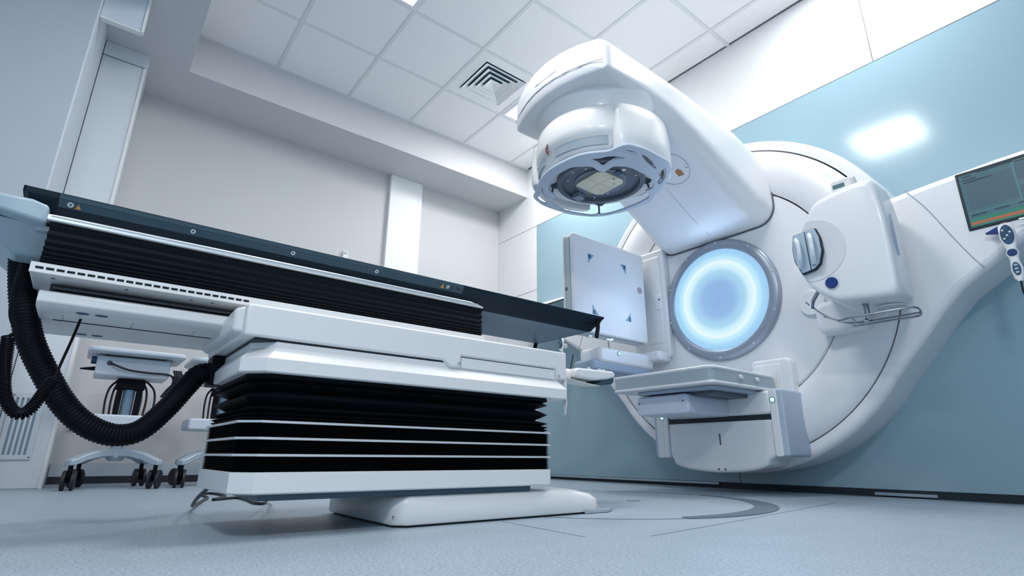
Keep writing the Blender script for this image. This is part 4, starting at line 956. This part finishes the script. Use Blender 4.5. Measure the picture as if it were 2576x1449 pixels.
cc = MB().tube(coil, 0.0026, 5).build('coiled_cord', M_BLACK, tc, smooth=60, label='black coiled pendant cord hanging at the couch head')
MB().tube(smooth_path([(-1.6, -0.172, 0.60), (-1.6, -0.172, 0.54), (-1.6, -0.165, 0.48), (-1.6, -0.150, 0.445), (-1.6, -0.158, 0.43)], 8), 0.0042, 8).build('cord_upper', M_BLACK, cc)
MB().tube(smooth_path([(-1.605, -0.063, 0.345), (-1.62, -0.058, 0.39), (-1.65, -0.052, 0.44), (-1.68, -0.045, 0.505)], 8), 0.003, 8).build('cord_lower', M_BLACK, cc)
# side control panel at the gantry end
sc_ = MB().prism([(1.44, 0.502), (1.46, 0.512), (1.655, 0.516), (1.668, 0.508), (1.668, 0.492), (1.62, 0.480), (1.55, 0.472), (1.47, 0.474), (1.44, 0.482)], 'YZ', -1.56, -1.46).build('control_panel', M_WHITE, tc, bevel=0.008, seg=3, smooth=45, bangle=50)
MB().lathe('Y', (-1.51, 1.40, 0.490), [(0.0, -0.06), (0.016, -0.06), (0.018, 0.02), (0.022, 0.03), (0.022, 0.05), (0.0, 0.05)], 20).build('panel_pivot', M_WHITE, sc_)
MB().prism([(1.588, 0.464), (1.590, 0.486), (1.662, 0.492), (1.660, 0.472), (1.645, 0.464)], 'YZ', -1.55, -1.465).build('panel_display', M_LABEL, sc_, bevel=0.002)
for y in (1.545, 1.605, 1.63):
    MB().lathe('Z', (-1.49, y, 0.514), [(0.011, 0.0), (0.010, 0.006), (0.007, 0.010), (0.0, 0.010)], 14).build('panel_knob', M_GREY, sc_)
MB().loft([[(-1.46, 1.40, 0.466), (-1.60, 1.42, 0.476), (-1.60, 1.42, 0.478), (-1.46, 1.40, 0.468)], [(-1.46, 1.50, 0.455), (-1.60, 1.54, 0.470), (-1.60, 1.54, 0.472), (-1.46, 1.50, 0.457)], [(-1.47, 1.585, 0.452), (-1.58, 1.60, 0.462), (-1.58, 1.60, 0.464), (-1.47, 1.585, 0.454)]]).build('panel_shade', M_WALLP, sc_)

# ================================================================== EQUIPMENT CARTS behind the couch
def cart(cx, cy, label, near_ang, full=True):
    t = thing('equipment_cart', (cx, cy, 0), label, 'cart', 'white equipment carts by the side wall')
    mw = mat('cart_white', (0.62, 0.68, 0.76), 0.4); ma = mat('cart_leg_grey', (0.42, 0.50, 0.58), 0.35, metal=0.2)
    bs = MB().lathe('Z', (cx, cy, 0), [(0.0, 0.145), (0.030, 0.145), (0.05, 0.165), (0.05, 0.190), (0.034, 0.205), (0.026, 0.24), (0.026, 0.34)], 24).build('hub', ma, t)
    for k, la_ in enumerate((50, -50, 142, -142)):
        a = math.radians(near_ang + la_); c, s = math.cos(a), math.sin(a)
        prof = [(0.02, 0.190, 0.034, 0.022), (0.10, 0.188, 0.030, 0.020), (0.18, 0.168, 0.027, 0.018), (0.235, 0.145, 0.026, 0.017), (0.268, 0.137, 0.022, 0.014)]
        rings = [[(cx + r * c - w * s * q, cy + r * s + w * c * q, z + hh * e) for q, e in ((-1, -1), (1, -1), (1, 1), (-1, 1))] for r, z, w, hh in prof]
        MB().loft(rings).build('leg', ma, t, bevel=0.005, seg=2)
        wx, wy = cx + 0.245 * c, cy + 0.245 * s
        b_ = 1.2 + 0.25 * k
        ux, uy = math.cos(b_), math.sin(b_)
        cst = MB().cyl((wx, wy, 0.06), (wx, wy, 0.128), 0.011, seg=12).build('caster', M_BLACK, t)
        for sg in (-1, 1):
            p0 = Vector((wx + ux * 0.012 * sg - uy * 0.015, wy + uy * 0.012 * sg + ux * 0.015, 0.050)); p1 = p0 + Vector((ux * 0.016 * sg, uy * 0.016 * sg, 0))
            MB().cyl(p0, p1, 0.050, seg=24).build('wheel', mat('caster_black', (0.012, 0.014, 0.018), 0.5), cst, bevel=0.003)
        MB().cyl((wx - ux * 0.02 - uy * 0.015, wy - uy * 0.02 + ux * 0.015, 0.050), (wx + ux * 0.02 - uy * 0.015, wy + uy * 0.02 + ux * 0.015, 0.050), 0.012, seg=10).build('axle', M_BLACK, cst)
    MB().cyl((cx, cy, 0.34), (cx, cy, 0.56), 0.030, seg=24).build('column', mat('cart_column_blue', (0.20, 0.30, 0.40), 0.35, metal=0.3), t)
    MB().prism(rrect(cy - 0.19, cy + 0.19, 0.325, 0.392, 0.012), 'YZ', cx - 0.14, cx + 0.14).build('lower_tray', mw, t, bevel=0.01, seg=2, smooth=45, bangle=50)
    MB().box(cx - 0.05, cx + 0.04, cy - 0.07, cy + 0.07, 0.54, 0.60).build('bracket', M_BLACK, t, bevel=0.008)
    for sg in (-1, 1):
        MB().box(cx + 0.00, cx + 0.03, cy + sg * 0.045 - 0.012, cy + sg * 0.045 + 0.012, 0.385, 0.56).build('slide_rod', M_BLACK, t, bevel=0.003)
    bx_ = MB().prism(rrect(cy - 0.185, cy + 0.17, 0.605, 0.712, 0.012), 'YZ', cx - 0.13, cx + 0.12).build('drawer_box', mw, t, bevel=0.008, seg=2, smooth=45, bangle=50)
    MB().prism(rrect(cx - 0.20, cx + 0.22, cy - 0.235, cy + 0.235, 0.05), 'XY', 0.722, 0.748).build('work_top', mw, t, bevel=0.008, seg=3, smooth=45, bangle=50)
    for y in (-0.175, 0.16):
        MB().box(cx - 0.05, cx + 0.09, cy + y - 0.02, cy + y + 0.02, 0.705, 0.724).build('top_mount', M_GREY, t, bevel=0.004)
    MB().lathe('X', (cx + 0.12, cy - 0.125, 0.672), [(0, 0.006), (0.007, 0.006), (0.012, 0.002), (0.014, 0.0)], 16).build('cable_gland', M_DGREY, bx_)
    MB().tube(smooth_path([(cx + 0.12, cy - 0.125, 0.672), (cx + 0.15, cy - 0.10, 0.660), (cx + 0.15, cy - 0.03, 0.638), (cx + 0.14, cy + 0.06, 0.632), (cx + 0.13, cy + 0.17, 0.630), (cx + 0.12, cy + 0.20, 0.60)], 6), 0.006, 8).build('power_cable', M_CABLE, t)
    for q in range(4 if full else 2):
        yy = cy + 0.19 + 0.012 * q
        MB().tube(smooth_path([(cx + 0.12, yy, 0.66), (cx + 0.13, yy + 0.015, 0.60), (cx + 0.12, yy - 0.02, 0.54), (cx + 0.12, yy - 0.04, 0.50), (cx + 0.12, yy, 0.56), (cx + 0.11, yy + 0.01, 0.63)], 5), 0.006, 6).build('cable_bundle', M_CABLE, t)
    for q, (y, w) in enumerate(((-0.10, -1), (-0.075, -1), (-0.055, -1), (0.06, 1), (0.085, 1), (0.125, 1))):
        MB().tube(smooth_path([(cx - 0.02, cy + y * 0.6, 0.60), (cx, cy + y * 0.95, 0.55), (cx + 0.02, cy + y * 1.05, 0.48), (cx + 0.02, cy + y, 0.39)], 5), 0.006, 6).build('loose_cable', mat('brown_cable', (0.02, 0.012, 0.012), 0.5), t)
    if full:
        MB().tube([(cx + 0.08, cy - 0.185, 0.64), (cx + 0.10, cy - 0.25, 0.632)], 0.011, 8, [0.012, 0.004]).build('lever', M_BLACK, t)
        MB().lathe('Y', (cx + 0.06, cy - 0.19, 0.69), [(0, -0.02), (0.022, -0.02), (0.022, 0.01), (0, 0.01)], 16).build('clamp_knob', M_NAVY, t)
    return t
cart(-3.90, 0.198, 'white equipment cart on casters seen through the hose loop', 0)
cart(-3.93, 0.705, 'white equipment cart on casters half hidden behind the bellows', 0, False)

# ---- loose cable on the floor
fc = thing('floor_cable', (-2.6, 0.55, 0.0), 'thin black cable lying in loops on the floor beside the column', 'cable')
MB().tube(smooth_path([(-1.85, 0.335, 0.097), (-1.98, 0.33, 0.060), (-2.2, 0.355, 0.02), (-2.62, 0.455, 0.006), (-2.78, 0.50, 0.006), (-3.04, 0.52, 0.006), (-3.08, 0.57, 0.006), (-2.85, 0.585, 0.006), (-2.66, 0.50, 0.006), (-2.72, 0.60, 0.006), (-2.58, 0.612, 0.006), (-2.40, 0.60, 0.006), (-2.36, 0.62, 0.006), (-2.45, 0.66, 0.010), (-2.3, 0.64, 0.04), (-1.86, 0.50, 0.095)], 8), 0.0055, 8).build('lead', M_CABLE, fc)
MB().cyl((-1.87, 0.40, 0.088), (-1.87, 0.43, 0.088), 0.009, seg=10).build('plug', M_BLACK, fc)
